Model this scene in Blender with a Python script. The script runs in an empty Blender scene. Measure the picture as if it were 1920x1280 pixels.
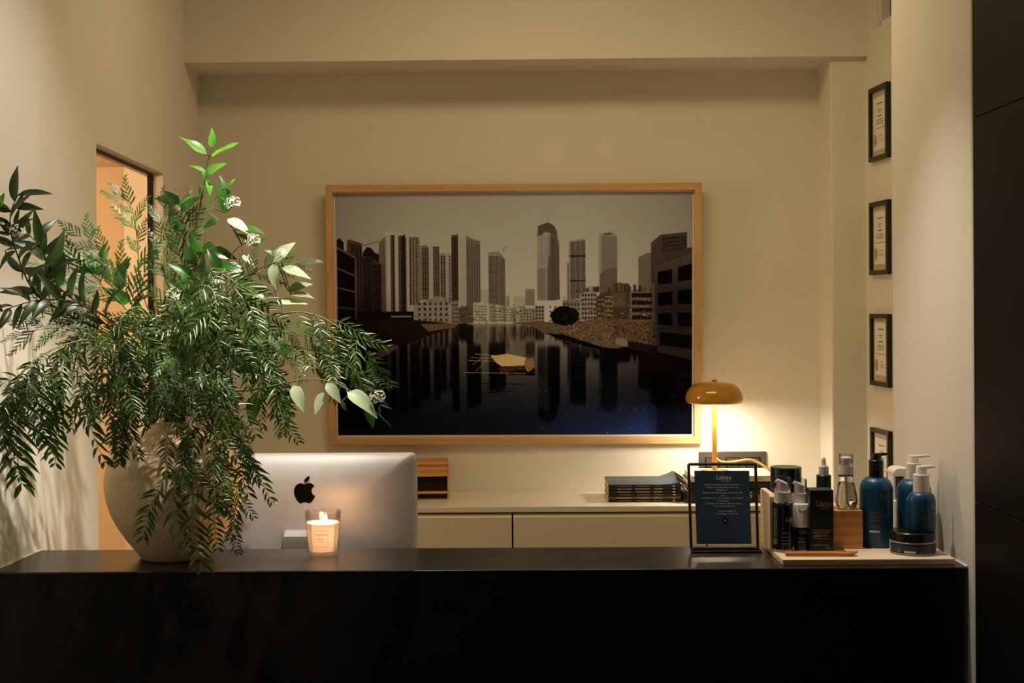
import bpy, bmesh, math, random
import numpy as np
from mathutils import Vector, Matrix

# ------------------------------------------------------------------ camera, world, lights, exposure
SC = bpy.context.scene
COL = SC.collection
EYE = 1.68
FPX = 2500.0
CX, CY = 950.0, 575.0
ROLL = 0.0055

cam_d = bpy.data.cameras.new('camera')
cam = bpy.data.objects.new('camera', cam_d)
COL.objects.link(cam)
cam_d.sensor_width = 36.0
cam_d.sensor_fit = 'HORIZONTAL'
cam_d.lens = FPX / 1920 * 36.0
cam_d.shift_x = (960 - CX) / 1920
cam_d.shift_y = -(640 - CY) / 1920
cam_d.clip_start = 0.05
cam.matrix_world = Matrix.Translation((0, 0, EYE)) @ Matrix.Rotation(ROLL, 4, 'Y') @ Matrix.Rotation(math.radians(90), 4, 'X')
SC.camera = cam

world = bpy.data.worlds.new('world')
SC.world = world
world.use_nodes = True
bg = world.node_tree.nodes['Background']
bg.inputs[0].default_value = (1.0, 0.73, 0.40, 1)
bg.inputs[1].default_value = 0.19

SC.view_settings.view_transform = 'Standard'
SC.view_settings.look = 'None'
SC.view_settings.gamma = 1.0
SC.view_settings.use_curve_mapping = False
SC.view_settings.exposure = 0.0
SC.cycles.max_bounces = 8
SC.cycles.transparent_max_bounces = 12


def lamp(name, kind, loc, power, color, target=None, **kw):
    d = bpy.data.lights.new(name, kind)
    d.energy = power
    d.color = color
    for k, v in kw.items():
        setattr(d, k, v)
    o = bpy.data.objects.new(name, d)
    COL.objects.link(o)
    o.location = loc
    if target is not None:
        o.rotation_euler = (Vector(target) - Vector(loc)).to_track_quat('-Z', 'Y').to_euler()
    return o


SPOTC = (1.0, 0.89, 0.74)
lamp('ceiling_spot_plant', 'SPOT', (-0.40, 2.66, 3.05), 50, SPOTC, (-0.92, 2.95, 1.3), spot_size=math.radians(84), spot_blend=0.85, shadow_soft_size=0.016)
lamp('ceiling_spot_counter', 'SPOT', (0.36, 3.08, 3.05), 80, SPOTC, (0.72, 3.02, 1.1), spot_size=math.radians(54), spot_blend=0.8, shadow_soft_size=0.016)
lamp('ceiling_spot_centre', 'SPOT', (0.0, 2.35, 3.05), 205, SPOTC, (-0.74, 3.0, 1.42), spot_size=math.radians(36), spot_blend=0.75, shadow_soft_size=0.02)
lamp('back_zone_fill', 'AREA', (0.2, 3.78, 3.10), 14.5, (1.0, 0.74, 0.39), (0.22, 3.86, 0.0), shape='RECTANGLE', size=1.3, size_y=0.4)  # unseen warm fill, added to lift the back wall in place of bounced light


def P(px, py, Y):
    """world point seen at photo pixel (px, py) when it lies at depth Y"""
    dx, dy = px - CX, py - CY
    u = dx - ROLL * dy
    v = dy + ROLL * dx
    return Vector((u * Y / FPX, Y, EYE - v * Y / FPX))


def depth_at(px, py, z):
    v = (py - CY) + ROLL * (px - CX)
    return FPX * (EYE - z) / v


# ------------------------------------------------------------------ materials
MATS = {}


def lin(c):
    return tuple(((x / 255) / 12.92 if x / 255 <= 0.04045 else ((x / 255 + 0.055) / 1.055) ** 2.4) for x in c)


def mat(name, color, rough=0.5, metal=0.0, noise=0.0, nscale=20.0, bump=0.0, bscale=60.0, stretch=None, spec=0.5,
        trans=0.0, emit=None, emit_s=0.0, coat=0.0, color2=None, ior=1.45, sss=0.0):
    if name in MATS:
        return MATS[name]
    m = bpy.data.materials.new(name)
    m.use_nodes = True
    nt = m.node_tree
    b = nt.nodes['Principled BSDF']
    b.inputs['Base Color'].default_value = (*color, 1)
    b.inputs['Roughness'].default_value = rough
    b.inputs['Metallic'].default_value = metal
    b.inputs['IOR'].default_value = ior
    b.inputs['Specular IOR Level'].default_value = spec
    b.inputs['Transmission Weight'].default_value = trans
    b.inputs['Coat Weight'].default_value = coat
    if sss:
        b.inputs['Subsurface Weight'].default_value = sss
        b.inputs['Subsurface Radius'].default_value = (0.06, 0.035, 0.018)
        b.inputs['Subsurface Scale'].default_value = 0.6
    if emit:
        b.inputs['Emission Color'].default_value = (*emit, 1)
        b.inputs['Emission Strength'].default_value = emit_s
    if noise or bump:
        tc = nt.nodes.new('ShaderNodeTexCoord')
        mp = nt.nodes.new('ShaderNodeMapping')
        if stretch:
            mp.inputs['Scale'].default_value = stretch
        nt.links.new(tc.outputs['Object'], mp.inputs['Vector'])
        if noise:
            n = nt.nodes.new('ShaderNodeTexNoise')
            n.inputs['Scale'].default_value = nscale
            n.inputs['Detail'].default_value = 5
            nt.links.new(mp.outputs[0], n.inputs['Vector'])
            mx = nt.nodes.new('ShaderNodeMix')
            mx.data_type = 'RGBA'
            c2 = color2 or tuple(max(0, c * (1 - noise)) for c in color)
            mx.inputs[6].default_value = (*color, 1)
            mx.inputs[7].default_value = (*c2, 1)
            rp = nt.nodes.new('ShaderNodeValToRGB')
            rp.color_ramp.elements[0].position = 0.35
            rp.color_ramp.elements[1].position = 0.68
            nt.links.new(n.outputs[0], rp.inputs[0])
            nt.links.new(rp.outputs[0], mx.inputs[0])
            nt.links.new(mx.outputs[2], b.inputs['Base Color'])
        if bump:
            n2 = nt.nodes.new('ShaderNodeTexNoise')
            n2.inputs['Scale'].default_value = bscale
            n2.inputs['Detail'].default_value = 4
            nt.links.new(mp.outputs[0], n2.inputs['Vector'])
            bp = nt.nodes.new('ShaderNodeBump')
            bp.inputs['Strength'].default_value = bump
            bp.inputs['Distance'].default_value = 0.004
            nt.links.new(n2.outputs[0], bp.inputs['Height'])
            nt.links.new(bp.outputs[0], b.inputs['Normal'])
    MATS[name] = m
    return m


def wood(name, c1, c2, axis='X', scale=9.0, rough=0.5):
    """long-grained wood: noise stretched along the grain plus rings"""
    if name in MATS:
        return MATS[name]
    m = mat(name, c1, rough)
    nt = m.node_tree
    b = nt.nodes['Principled BSDF']
    tc = nt.nodes.new('ShaderNodeTexCoord')
    mp = nt.nodes.new('ShaderNodeMapping')
    s = {'X': (0.12, 1, 1), 'Y': (1, 0.12, 1), 'Z': (1, 1, 0.12)}[axis]
    mp.inputs['Scale'].default_value = s
    nt.links.new(tc.outputs['Object'], mp.inputs['Vector'])
    n = nt.nodes.new('ShaderNodeTexNoise')
    n.inputs['Scale'].default_value = scale * 14
    n.inputs['Detail'].default_value = 6
    n.inputs['Distortion'].default_value = 0.6
    nt.links.new(mp.outputs[0], n.inputs['Vector'])
    w = nt.nodes.new('ShaderNodeTexWave')
    w.wave_type = 'RINGS'
    w.inputs['Scale'].default_value = scale
    w.inputs['Distortion'].default_value = 5
    w.inputs['Detail'].default_value = 3
    nt.links.new(mp.outputs[0], w.inputs['Vector'])
    ad = nt.nodes.new('ShaderNodeMath')
    ad.operation = 'MULTIPLY'
    nt.links.new(n.outputs[0], ad.inputs[0])
    nt.links.new(w.outputs[0], ad.inputs[1])
    mx = nt.nodes.new('ShaderNodeMix')
    mx.data_type = 'RGBA'
    mx.inputs[6].default_value = (*c1, 1)
    mx.inputs[7].default_value = (*c2, 1)
    nt.links.new(ad.outputs[0], mx.inputs[0])
    nt.links.new(mx.outputs[2], b.inputs['Base Color'])
    return m


def leafmat(name, top, under, rough=0.35, tr=0.25, trc=(0.12, 0.45, 0.03)):
    m = bpy.data.materials.new(name)
    m.use_nodes = True
    nt = m.node_tree
    b = nt.nodes['Principled BSDF']
    out = nt.nodes['Material Output']
    b.inputs['Roughness'].default_value = rough
    b.inputs['Specular IOR Level'].default_value = 0.85
    geo = nt.nodes.new('ShaderNodeNewGeometry')
    oi = nt.nodes.new('ShaderNodeObjectInfo')
    hv = nt.nodes.new('ShaderNodeHueSaturation')
    mr = nt.nodes.new('ShaderNodeMapRange')
    mr.inputs[3].default_value = 0.45
    mr.inputs[4].default_value = 1.55
    nt.links.new(oi.outputs['Random'], mr.inputs[0])
    nt.links.new(mr.outputs[0], hv.inputs['Value'])
    mx = nt.nodes.new('ShaderNodeMix')
    mx.data_type = 'RGBA'
    mx.inputs[6].default_value = (*top, 1)
    mx.inputs[7].default_value = (*under, 1)
    nt.links.new(geo.outputs['Backfacing'], mx.inputs[0])
    nt.links.new(mx.outputs[2], hv.inputs['Color'])
    nt.links.new(hv.outputs[0], b.inputs['Base Color'])
    t = nt.nodes.new('ShaderNodeBsdfTranslucent')
    t.inputs[0].default_value = (*trc, 1)
    ms = nt.nodes.new('ShaderNodeMixShader')
    ms.inputs[0].default_value = tr
    nt.links.new(b.outputs[0], ms.inputs[1])
    nt.links.new(t.outputs[0], ms.inputs[2])
    nt.links.new(ms.outputs[0], out.inputs[0])
    MATS[name] = m
    return m


WALLC = (0.78, 0.75, 0.66)
M_wall = mat('white_plaster', WALLC, 0.75, noise=0.03, nscale=3, bump=0.05, bscale=40, spec=0.25)
M_pier = mat('white_paint_near', (0.70, 0.69, 0.65), 0.6, noise=0.02, nscale=4, bump=0.04, bscale=30, spec=0.3)
M_hall = mat('hall_plaster', (0.80, 0.66, 0.48), 0.8)
M_floor = mat('grey_floor', (0.20, 0.18, 0.16), 0.5, noise=0.2, nscale=5)
M_ceil = mat('ceiling_paint', (0.7, 0.68, 0.62), 0.8)
M_black = mat('black_panel', (0.005, 0.0045, 0.004), 0.5, noise=0.3, nscale=3, spec=0.16)
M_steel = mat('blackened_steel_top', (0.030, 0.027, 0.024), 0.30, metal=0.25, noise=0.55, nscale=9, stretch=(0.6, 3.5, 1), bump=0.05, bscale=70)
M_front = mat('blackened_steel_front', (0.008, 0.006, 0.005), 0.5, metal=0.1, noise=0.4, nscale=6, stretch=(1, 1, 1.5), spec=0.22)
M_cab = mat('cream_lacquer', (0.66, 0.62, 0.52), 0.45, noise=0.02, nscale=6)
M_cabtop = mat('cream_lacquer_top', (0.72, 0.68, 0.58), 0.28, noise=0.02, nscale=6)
M_void = mat('dark_void', (0.01, 0.008, 0.006), 0.9)
M_oak = wood('pale_oak', (0.66, 0.43, 0.20), (0.50, 0.28, 0.10), 'X', 8)
M_oakz = wood('pale_oak_upright', (0.66, 0.43, 0.20), (0.50, 0.28, 0.10), 'Z', 8)
M_pine = wood('pine_orange', (0.74, 0.38, 0.11), (0.46, 0.19, 0.04), 'X', 14)
M_beech = wood('pale_beech', (0.84, 0.69, 0.52), (0.74, 0.57, 0.40), 'X', 12, 0.6)
M_spat = wood('spatula_wood', (0.60, 0.24, 0.05), (0.42, 0.14, 0.03), 'X', 20, 0.4)
M_clay = mat('raw_clay', (0.84, 0.64, 0.41), 0.75, noise=0.16, nscale=9, stretch=(1, 1, 3), bump=0.15, bscale=45, spec=0.25)
M_clay_in = mat('clay_inside', (0.25, 0.18, 0.12), 0.9)
M_alu = mat('brushed_aluminium', (0.50, 0.50, 0.515), 0.5, metal=0.5, noise=0.04, nscale=30)
M_alu2 = mat('bright_aluminium', (0.80, 0.80, 0.82), 0.28, metal=0.9)
M_logo = mat('gloss_black_logo', (0.003, 0.003, 0.003), 0.2, spec=0.15)
M_glass = mat('clear_glass', (1, 1, 1), 0.0, trans=1.0, ior=1.45)


def thin_clear(name, tint=(0.96, 0.96, 0.96), gloss=0.5):
    """thin clear wall: straight-through light plus a mirror reflection that grows at grazing angles"""
    m = bpy.data.materials.new(name)
    m.use_nodes = True
    nt = m.node_tree
    nt.nodes.remove(nt.nodes['Principled BSDF'])
    t = nt.nodes.new('ShaderNodeBsdfTransparent')
    t.inputs[0].default_value = (*tint, 1)
    g = nt.nodes.new('ShaderNodeBsdfGlossy')
    g.inputs['Roughness'].default_value = 0.05
    lw = nt.nodes.new('ShaderNodeLayerWeight')
    lw.inputs[0].default_value = 0.25
    mu = nt.nodes.new('ShaderNodeMath')
    mu.operation = 'MULTIPLY'
    mu.inputs[1].default_value = gloss
    nt.links.new(lw.outputs['Fresnel'], mu.inputs[0])
    ms = nt.nodes.new('ShaderNodeMixShader')
    nt.links.new(mu.outputs[0], ms.inputs[0])
    nt.links.new(t.outputs[0], ms.inputs[1])
    nt.links.new(g.outputs[0], ms.inputs[2])
    nt.links.new(ms.outputs[0], nt.nodes['Material Output'].inputs[0])
    MATS[name] = m
    return m


M_plast = thin_clear('clear_plastic', (0.93, 0.93, 0.96), 0.7)
M_tumbler = thin_clear('tumbler_glass', (0.97, 0.96, 0.95), 0.6)
M_sheet = thin_clear('clear_sheet', (0.985, 0.985, 0.985), 0.25)
M_oil = mat('pale_oil', (0.93, 0.90, 0.70), 0.02, trans=1.0, ior=1.38)
M_wax = mat('white_wax', (0.92, 0.84, 0.74), 0.5)
_nt = M_wax.node_tree
_t = _nt.nodes.new('ShaderNodeBsdfTranslucent')
_t.inputs[0].default_value = (0.95, 0.80, 0.62, 1)
_m = _nt.nodes.new('ShaderNodeMixShader')
_m.inputs[0].default_value = 0.45
_nt.links.new(_nt.nodes['Principled BSDF'].outputs[0], _m.inputs[1])
_nt.links.new(_t.outputs[0], _m.inputs[2])
_nt.links.new(_m.outputs[0], _nt.nodes['Material Output'].inputs[0])
M_flame = mat('flame', (1, 0.8, 0.4), 0.5, emit=(1.0, 0.62, 0.22), emit_s=60)
M_wick = mat('wick', (0.01, 0.01, 0.01), 0.9)
M_amber = mat('amber_enamel', (0.50, 0.25, 0.025), 0.16, coat=0.4)
M_amberin = mat('shade_inside_white', (0.9, 0.85, 0.7), 0.5)
M_bulb = mat('lit_bulb', (1, 0.9, 0.7), 0.5, emit=(1.0, 0.80, 0.50), emit_s=30)
M_cord = mat('ochre_cord', (0.62, 0.35, 0.08), 0.55)
M_blackm = mat('black_metal_rod', (0.008, 0.007, 0.006), 0.35)
M_white = mat('white_plastic', (0.80, 0.77, 0.73), 0.38)
M_blackp = mat('black_plastic', (0.006, 0.006, 0.006), 0.3)
M_teal = mat('teal_blue_plastic', (0.002, 0.062, 0.138), 0.36, coat=0.15)
M_tealdk = mat('dark_teal_gloss', (0.004, 0.028, 0.040), 0.12, coat=0.3)
M_greendk = mat('dark_green_glass', (0.002, 0.010, 0.010), 0.12)
M_carton = mat('dark_green_carton', (0.004, 0.013, 0.013), 0.5)
M_cartontop = mat('teal_carton_top', (0.020, 0.055, 0.070), 0.5)
M_gold = mat('pale_gold_ink', (0.50, 0.40, 0.18), 0.5)
M_greyink = mat('grey_green_ink', (0.16, 0.20, 0.17), 0.5)
M_cream = mat('cream_ink', (0.75, 0.72, 0.66), 0.6)
M_card = mat('slate_blue_card', (0.022, 0.058, 0.098), 0.55)
M_plate = mat('bronze_grey_plate', (0.09, 0.08, 0.06), 0.4, metal=0.3)
M_paper = mat('paper_white', (0.80, 0.77, 0.70), 0.7)
M_matb = mat('cream_mat', (0.55, 0.46, 0.30), 0.8)
M_seal = mat('gold_seal', (0.50, 0.34, 0.08), 0.45)
M_ink = mat('print_ink', (0.16, 0.14, 0.12), 0.7)
M_frame = mat('black_frame', (0.008, 0.007, 0.006), 0.4)
M_label_ink = mat('brown_label_ink', (0.24, 0.09, 0.03), 0.7)
M_label = mat('candle_label', (0.86, 0.66, 0.46), 0.7)
M_caulk = mat('white_caulk', (0.75, 0.72, 0.62), 0.6)
M_wglass = mat('dusk_window_glass', (0.05, 0.055, 0.055), 0.1)
M_stemg = mat('green_stem', (0.16, 0.26, 0.07), 0.5, noise=0.3, nscale=60)
M_stemb = mat('brown_stem', (0.10, 0.045, 0.025), 0.55, noise=0.3, nscale=60)
M_flower = mat('white_blossom', (0.82, 0.80, 0.66), 0.6)
L_vib = leafmat('laurustinus_leaf', (0.026, 0.115, 0.014), (0.30, 0.38, 0.20), 0.32, 0.22, (0.10, 0.42, 0.04))
L_young = leafmat('young_leaf', (0.10, 0.38, 0.03), (0.20, 0.45, 0.08), 0.35, 0.35, (0.25, 0.7, 0.05))
L_pale = leafmat('pale_leaf_underside', (0.34, 0.42, 0.26), (0.05, 0.16, 0.03), 0.5, 0.2, (0.2, 0.5, 0.08))
L_dark = leafmat('dark_oblong_leaf', (0.022, 0.042, 0.009), (0.07, 0.11, 0.05), 0.42, 0.18, (0.10, 0.30, 0.04))
L_pep = leafmat('pepper_leaflet', (0.048, 0.095, 0.016), (0.12, 0.18, 0.07), 0.30, 0.16, (0.10, 0.30, 0.02))
L_ced = leafmat('cedar_scale', (0.060, 0.150, 0.028), (0.10, 0.19, 0.05), 0.45, 0.15, (0.10, 0.3, 0.05))


# ------------------------------------------------------------------ mesh helpers
class MB:
    def __init__(self):
        self.v, self.f = [], []

    def add(self, vs, fs):
        o = len(self.v)
        self.v += [tuple(p) for p in vs]
        self.f += [tuple(i + o for i in f) for f in fs]

    def box(self, lo, hi):
        x0, y0, z0 = lo
        x1, y1, z1 = hi
        self.add([(x0, y0, z0), (x1, y0, z0), (x1, y1, z0), (x0, y1, z0), (x0, y0, z1), (x1, y0, z1), (x1, y1, z1), (x0, y1, z1)],
                 [(0, 3, 2, 1), (4, 5, 6, 7), (0, 1, 5, 4), (1, 2, 6, 5), (2, 3, 7, 6), (3, 0, 4, 7)])

    def prism(self, pts, a, b, axis='Y'):
        """polygon pts (2D) extruded from a to b along axis; pts are (x,z) for Y, (y,z) for X, (x,y) for Z"""
        def mk(p, t):
            return (p[0], t, p[1]) if axis == 'Y' else ((t, p[0], p[1]) if axis == 'X' else (p[0], p[1], t))
        n = len(pts)
        self.add([mk(p, a) for p in pts] + [mk(p, b) for p in pts],
                 [tuple(range(n)), tuple(range(2 * n - 1, n - 1, -1))] + [(i, n + i, n + (i + 1) % n, (i + 1) % n) for i in range(n)])

    def lathe(self, prof, seg=32, c=(0, 0, 0), sx=1.0, sy=1.0):
        vs, fs = [], []
        rings = []
        for r, z in prof:
            if r < 1e-6:
                rings.append([len(vs)])
                vs.append((c[0], c[1], c[2] + z))
            else:
                rings.append(list(range(len(vs), len(vs) + seg)))
                for k in range(seg):
                    a = 2 * math.pi * k / seg
                    vs.append((c[0] + sx * r * math.cos(a), c[1] + sy * r * math.sin(a), c[2] + z))
        for A, B in zip(rings, rings[1:]):
            for k in range(seg):
                k2 = (k + 1) % seg
                if len(A) == 1 and len(B) == 1:
                    continue
                if len(A) == 1:
                    fs.append((A[0], B[k2], B[k]))
                elif len(B) == 1:
                    fs.append((A[k], A[k2], B[0]))
                else:
                    fs.append((A[k], A[k2], B[k2], B[k]))
        self.add(vs, fs)

    def tube(self, pts, r, seg=6, cap=True):
        pts = [Vector(p) for p in pts]
        n = len(pts)
        rr = r if isinstance(r, (list, tuple)) else [r] * n
        up = Vector((0.13, 0.31, 1)).normalized()
        vs, fs = [], []
        for i, p in enumerate(pts):
            t = (pts[min(i + 1, n - 1)] - pts[max(i - 1, 0)]).normalized()
            s = t.cross(up)
            if s.length < 0.05:
                s = t.cross(Vector((1, 0, 0)))
            s.normalize()
            q = s.cross(t)
            for k in range(seg):
                a = 2 * math.pi * k / seg
                vs.append(p + s * (rr[i] * math.cos(a)) + q * (rr[i] * math.sin(a)))
        for i in range(n - 1):
            for k in range(seg):
                k2 = (k + 1) % seg
                fs.append((i * seg + k, i * seg + k2, (i + 1) * seg + k2, (i + 1) * seg + k))
        if cap:
            fs.append(tuple(range(seg - 1, -1, -1)))
            fs.append(tuple((n - 1) * seg + k for k in range(seg)))
        self.add(vs, fs)

    def mesh(self, name, m, smooth=False, bevel=0.0, bseg=2, fix=True):
        me = bpy.data.meshes.new(name)
        me.from_pydata(self.v, [], self.f)
        if fix or bevel:
            bm = bmesh.new()
            bm.from_mesh(me)
            if fix:
                bmesh.ops.recalc_face_normals(bm, faces=bm.faces)
            if bevel:
                bm.normal_update()
                ed = [e for e in bm.edges if len(e.link_faces) == 2 and e.calc_face_angle(0) > 0.5]
                bmesh.ops.bevel(bm, geom=ed, offset=bevel, segments=bseg, affect='EDGES', profile=0.5)
            bm.to_mesh(me)
            bm.free()
        me.materials.append(m)
        if smooth:
            me.shade_smooth()
            if smooth != 'all':
                me.set_sharp_from_angle(angle=math.radians(38))
        return me

    def build(self, name, m, parent=None, smooth=False, bevel=0.0, bseg=2, loc=None, fix=True):
        return link(name, self.mesh(name, m, smooth, bevel, bseg, fix), parent, loc)


def link(name, me, parent=None, loc=None, mw=None):
    o = bpy.data.objects.new(name, me)
    COL.objects.link(o)
    if parent:
        o.parent = parent
    if loc is not None:
        o.location = loc
    if mw is not None:
        o.matrix_basis = mw
    return o


def tag(o, label, cat, group=None):
    o['label'] = label
    o['category'] = cat
    if group:
        o['group'] = group
    return o


def thing(name, label, cat, loc=(0, 0, 0), rotz=0.0, group=None):
    o = bpy.data.objects.new(name, None)
    o.empty_display_size = 0.05
    COL.objects.link(o)
    o.location = loc
    o.rotation_euler = (0, 0, rotz)
    return tag(o, label, cat, group)


def struct(o):
    o['kind'] = 'structure'
    return o


# text ------------------------------------------------------------
_TX = {}


def text_geo(s, size, align='LEFT', spacing=1.0):
    key = (s, align, spacing)
    if key not in _TX:
        c = bpy.data.curves.new('lettering', 'FONT')
        c.body = s
        c.size = 1.0
        c.align_x = align
        c.resolution_u = 1
        c.space_character = spacing
        o = bpy.data.objects.new('lettering_source', c)
        me = o.to_mesh()
        vs = [tuple(v.co) for v in me.vertices]
        fs = [tuple(p.vertices) for p in me.polygons]
        o.to_mesh_clear()
        bpy.data.objects.remove(o)
        bpy.data.curves.remove(c)
        _TX[key] = (vs, fs)
    vs, fs = _TX[key]
    return [(v[0] * size, v[1] * size) for v in vs], fs


# high-contrast serif wordmark drawn with a broad pen (vertical strokes thick, horizontal thin)
def _arc(cx, cy, rx, ry, a0, a1, n=14):
    return [(cx + rx * math.cos(math.radians(a0 + (a1 - a0) * i / n)), cy + ry * math.sin(math.radians(a0 + (a1 - a0) * i / n))) for i in range(n + 1)]


GLY = {
    'L': (0.62, [[(0.12, 0), (0.12, 1)], [(0.02, 1), (0.25, 1)], [(0.02, 0), (0.58, 0), (0.58, 0.2)]]),
    'a': (0.56, [_arc(0.22, 0.52, 0.18, 0.12, 170, 0), [(0.40, 0.52), (0.40, 0.0), (0.52, 0.0)], _arc(0.21, 0.17, 0.17, 0.17, 60, 330)]),
    'b': (0.58, [[(0.02, 1.0), (0.10, 1.0), (0.10, 0.0)], _arc(0.29, 0.32, 0.21, 0.32, 160, -160)]),
    'e': (0.54, [[(0.07, 0.36), (0.47, 0.36)], _arc(0.27, 0.32, 0.21, 0.32, 8, 318)]),
    'u': (0.62, [[(0.0, 0.62), (0.11, 0.62), (0.11, 0.2)], _arc(0.25, 0.18, 0.14, 0.18, 180, 330), [(0.36, 0.62), (0.47, 0.62), (0.47, 0.0), (0.58, 0.0)]]),
    'O': (0.9, [_arc(0.43, 0.5, 0.36, 0.5, 0, 360, 24)]),
    'R': (0.8, [[(0.14, 0), (0.14, 1)], [(0.04, 1), (0.35, 1)], _arc(0.35, 0.76, 0.24, 0.24, 90, -90), [(0.35, 0.52), (0.15, 0.52)], [(0.38, 0.52), (0.7, 0.0)]]),
    'G': (0.9, [_arc(0.43, 0.5, 0.36, 0.5, 40, 330), [(0.76, 0.1), (0.76, 0.45), (0.55, 0.45)]]),
    'A': (0.85, [[(0.04, 0), (0.4, 1)], [(0.4, 1), (0.76, 0)], [(0.18, 0.35), (0.64, 0.35)]]),
    'N': (0.9, [[(0.14, 0), (0.14, 1)], [(0.14, 1), (0.72, 0)], [(0.72, 0), (0.72, 1)]]),
    'I': (0.34, [[(0.16, 0), (0.16, 1)], [(0.06, 1), (0.26, 1)], [(0.06, 0), (0.26, 0)]]),
    'C': (0.82, [_arc(0.43, 0.5, 0.36, 0.5, 45, 315)]),
}


def wordmark(size):
    """'Labeau' over 'ORGANIC'; returns 2D verts, faces; origin at the top-left; cap height = size"""
    vs, fs = [], []

    def word(s, x, y, h, tw, th, sp):
        for ch in s:
            w, strokes = GLY[ch]
            for st in strokes:
                for (ax, ay), (bx, by) in zip(st, st[1:]):
                    dx, dy = bx - ax, by - ay
                    L = math.hypot(dx, dy) or 1e-6
                    t = (th + (tw - th) * abs(dy / L) ** 1.5) / 2
                    nx, ny = -dy / L * t, dx / L * t
                    ex, ey = dx / L * th * 0.3, dy / L * th * 0.3
                    o = len(vs)
                    for q in ((ax - ex + nx, ay - ey + ny), (ax - ex - nx, ay - ey - ny), (bx + ex - nx, by + ey - ny), (bx + ex + nx, by + ey + ny)):
                        vs.append((x + q[0] * h, y + q[1] * h))
                    fs.append((o, o + 1, o + 2, o + 3))
            x += (w + sp) * h
        return x
    x1 = word('Labeau', 0, -size, size, 0.17, 0.06, 0.06)
    word('ORGANIC', size * 1.0, -size * 1.55, size * 0.36, 0.13, 0.08, 0.28)
    return vs, fs


def decal_flat(vs2, fs, fn):
    mb = MB()
    mb.add([fn(x, y) for x, y in vs2], fs)
    return mb


def front_fn(x0, y, z0):
    return lambda u, v: (x0 + u, y, z0 + v)


def cyl_fn(r, z0, a0=0.0):
    """wrap 2D (u along the surface, v up) on a cylinder round the origin, u=0 facing the camera (-Y) turned by a0"""
    def fn(u, v):
        a = -math.pi / 2 + a0 + u / r
        return (r * math.cos(a), r * math.sin(a), z0 + v)
    return fn


def lines_geo(rows, size, align='LEFT'):
    """rows: list of (text, x, y, scale)"""
    vs, fs = [], []
    for s, x, y, k in rows:
        a, b = text_geo(s, size * k, align)
        o = len(vs)
        vs += [(p[0] + x, p[1] + y) for p in a]
        fs += [tuple(i + o for i in f) for f in b]
    return vs, fs


def bar_geo(rows, dens=6):
    vs, fs = [], []
    for x0, y0, x1, y1 in rows:
        n = max(1, dens)
        o = len(vs)
        for i in range(n + 1):
            x = x0 + (x1 - x0) * i / n
            vs += [(x, y0), (x, y1)]
        fs += [(o + 2 * i, o + 2 * i + 2, o + 2 * i + 3, o + 2 * i + 1) for i in range(n)]
    return vs, fs


# ------------------------------------------------------------------ room shell
CT = 1.10          # counter top height
CF, CB = 2.943, 3.215   # counter front / back depth


def xl(y):
    return -1.1275 - (0.038 * (y - 3.215) if y > 3.215 else 0.065 * max(3.215 - y, 0))


def xr(y):
    return 1.33 - 0.072 * (y - 4.9)


def yw(x):
    return 5.20 - 0.024 * x


PX = 1.016         # plane of the white pier and the dark panels
CEIL = 3.15
DY0, DY1, DZ = 3.735, 4.585, 2.145

mb = MB()
mb.box((-4, -3, -0.05), (3.5, 5.6, 0.0))
struct(mb.build('floor', M_floor))
mb = MB()
mb.box((-4, -3, CEIL), (3.5, 5.6, CEIL + 0.1))
struct(mb.build('ceiling', M_ceil))

# left wall with a real doorway (thickness 0.13)
TH = 0.034
mb = MB()


def lslab(y0, y1, z0, z1):
    mb.add([(xl(y0), y0, z0), (xl(y1), y1, z0), (xl(y1), y1, z1), (xl(y0), y0, z1),
            (xl(y0) - TH, y0, z0), (xl(y1) - TH, y1, z0), (xl(y1) - TH, y1, z1), (xl(y0) - TH, y0, z1)],
           [(0, 1, 2, 3), (5, 4, 7, 6), (4, 0, 3, 7), (1, 5, 6, 2), (3, 2, 6, 7), (4, 5, 1, 0)])


lslab(-3, CB, 0, CEIL)
lslab(CB, DY0, 0, CEIL)
lslab(DY1, 5.5, 0, CEIL)
lslab(DY0, DY1, DZ, CEIL)
struct(mb.build('wall_left', M_wall, fix=False))

mb = MB()
mb.add([(-1.5, yw(-1.5), 0), (1.6, yw(1.6), 0), (1.6, yw(1.6), CEIL), (-1.5, yw(-1.5), CEIL),
        (-1.5, yw(-1.5) + 0.2, 0), (1.6, yw(1.6) + 0.2, 0), (1.6, yw(1.6) + 0.2, CEIL), (-1.5, yw(-1.5) + 0.2, CEIL)],
       [(0, 1, 2, 3), (5, 4, 7, 6), (4, 0, 3, 7), (1, 5, 6, 2), (3, 2, 6, 7), (4, 5, 1, 0)])
struct(mb.build('wall_back', M_wall))

# dropped beam across the back wall
BZ = EYE + 463.5 * 4.92 / FPX
mb = MB()
yb = lambda x: yw(x) - 0.28
mb.add([(-1.25, yb(-1.25), BZ), (1.40, yb(1.40), BZ), (1.40, yb(1.40), CEIL), (-1.25, yb(-1.25), CEIL),
        (-1.25, yw(-1.25) + 0.05, BZ), (1.40, yw(1.40) + 0.05, BZ), (1.40, yw(1.40) + 0.05, CEIL), (-1.25, yw(-1.25) + 0.05, CEIL)],
       [(0, 1, 2, 3), (5, 4, 7, 6), (4, 0, 3, 7), (1, 5, 6, 2), (3, 2, 6, 7), (4, 5, 1, 0)])
struct(mb.build('trim_1', M_wall))
# pilaster in the back right corner
mb = MB()
mb.prism([(1.200, 4.925), (1.40, 4.920), (1.40, 5.3), (1.222, 5.3)], 0, BZ + 0.02, 'Z')
struct(mb.build('trim_2', M_wall, bevel=0.006))

# right wall (with a high window cut into it)
WY0, WY1, WZ0 = 4.25, 4.80, EYE + 519 * 4.80 / FPX
mb = MB()


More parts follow.
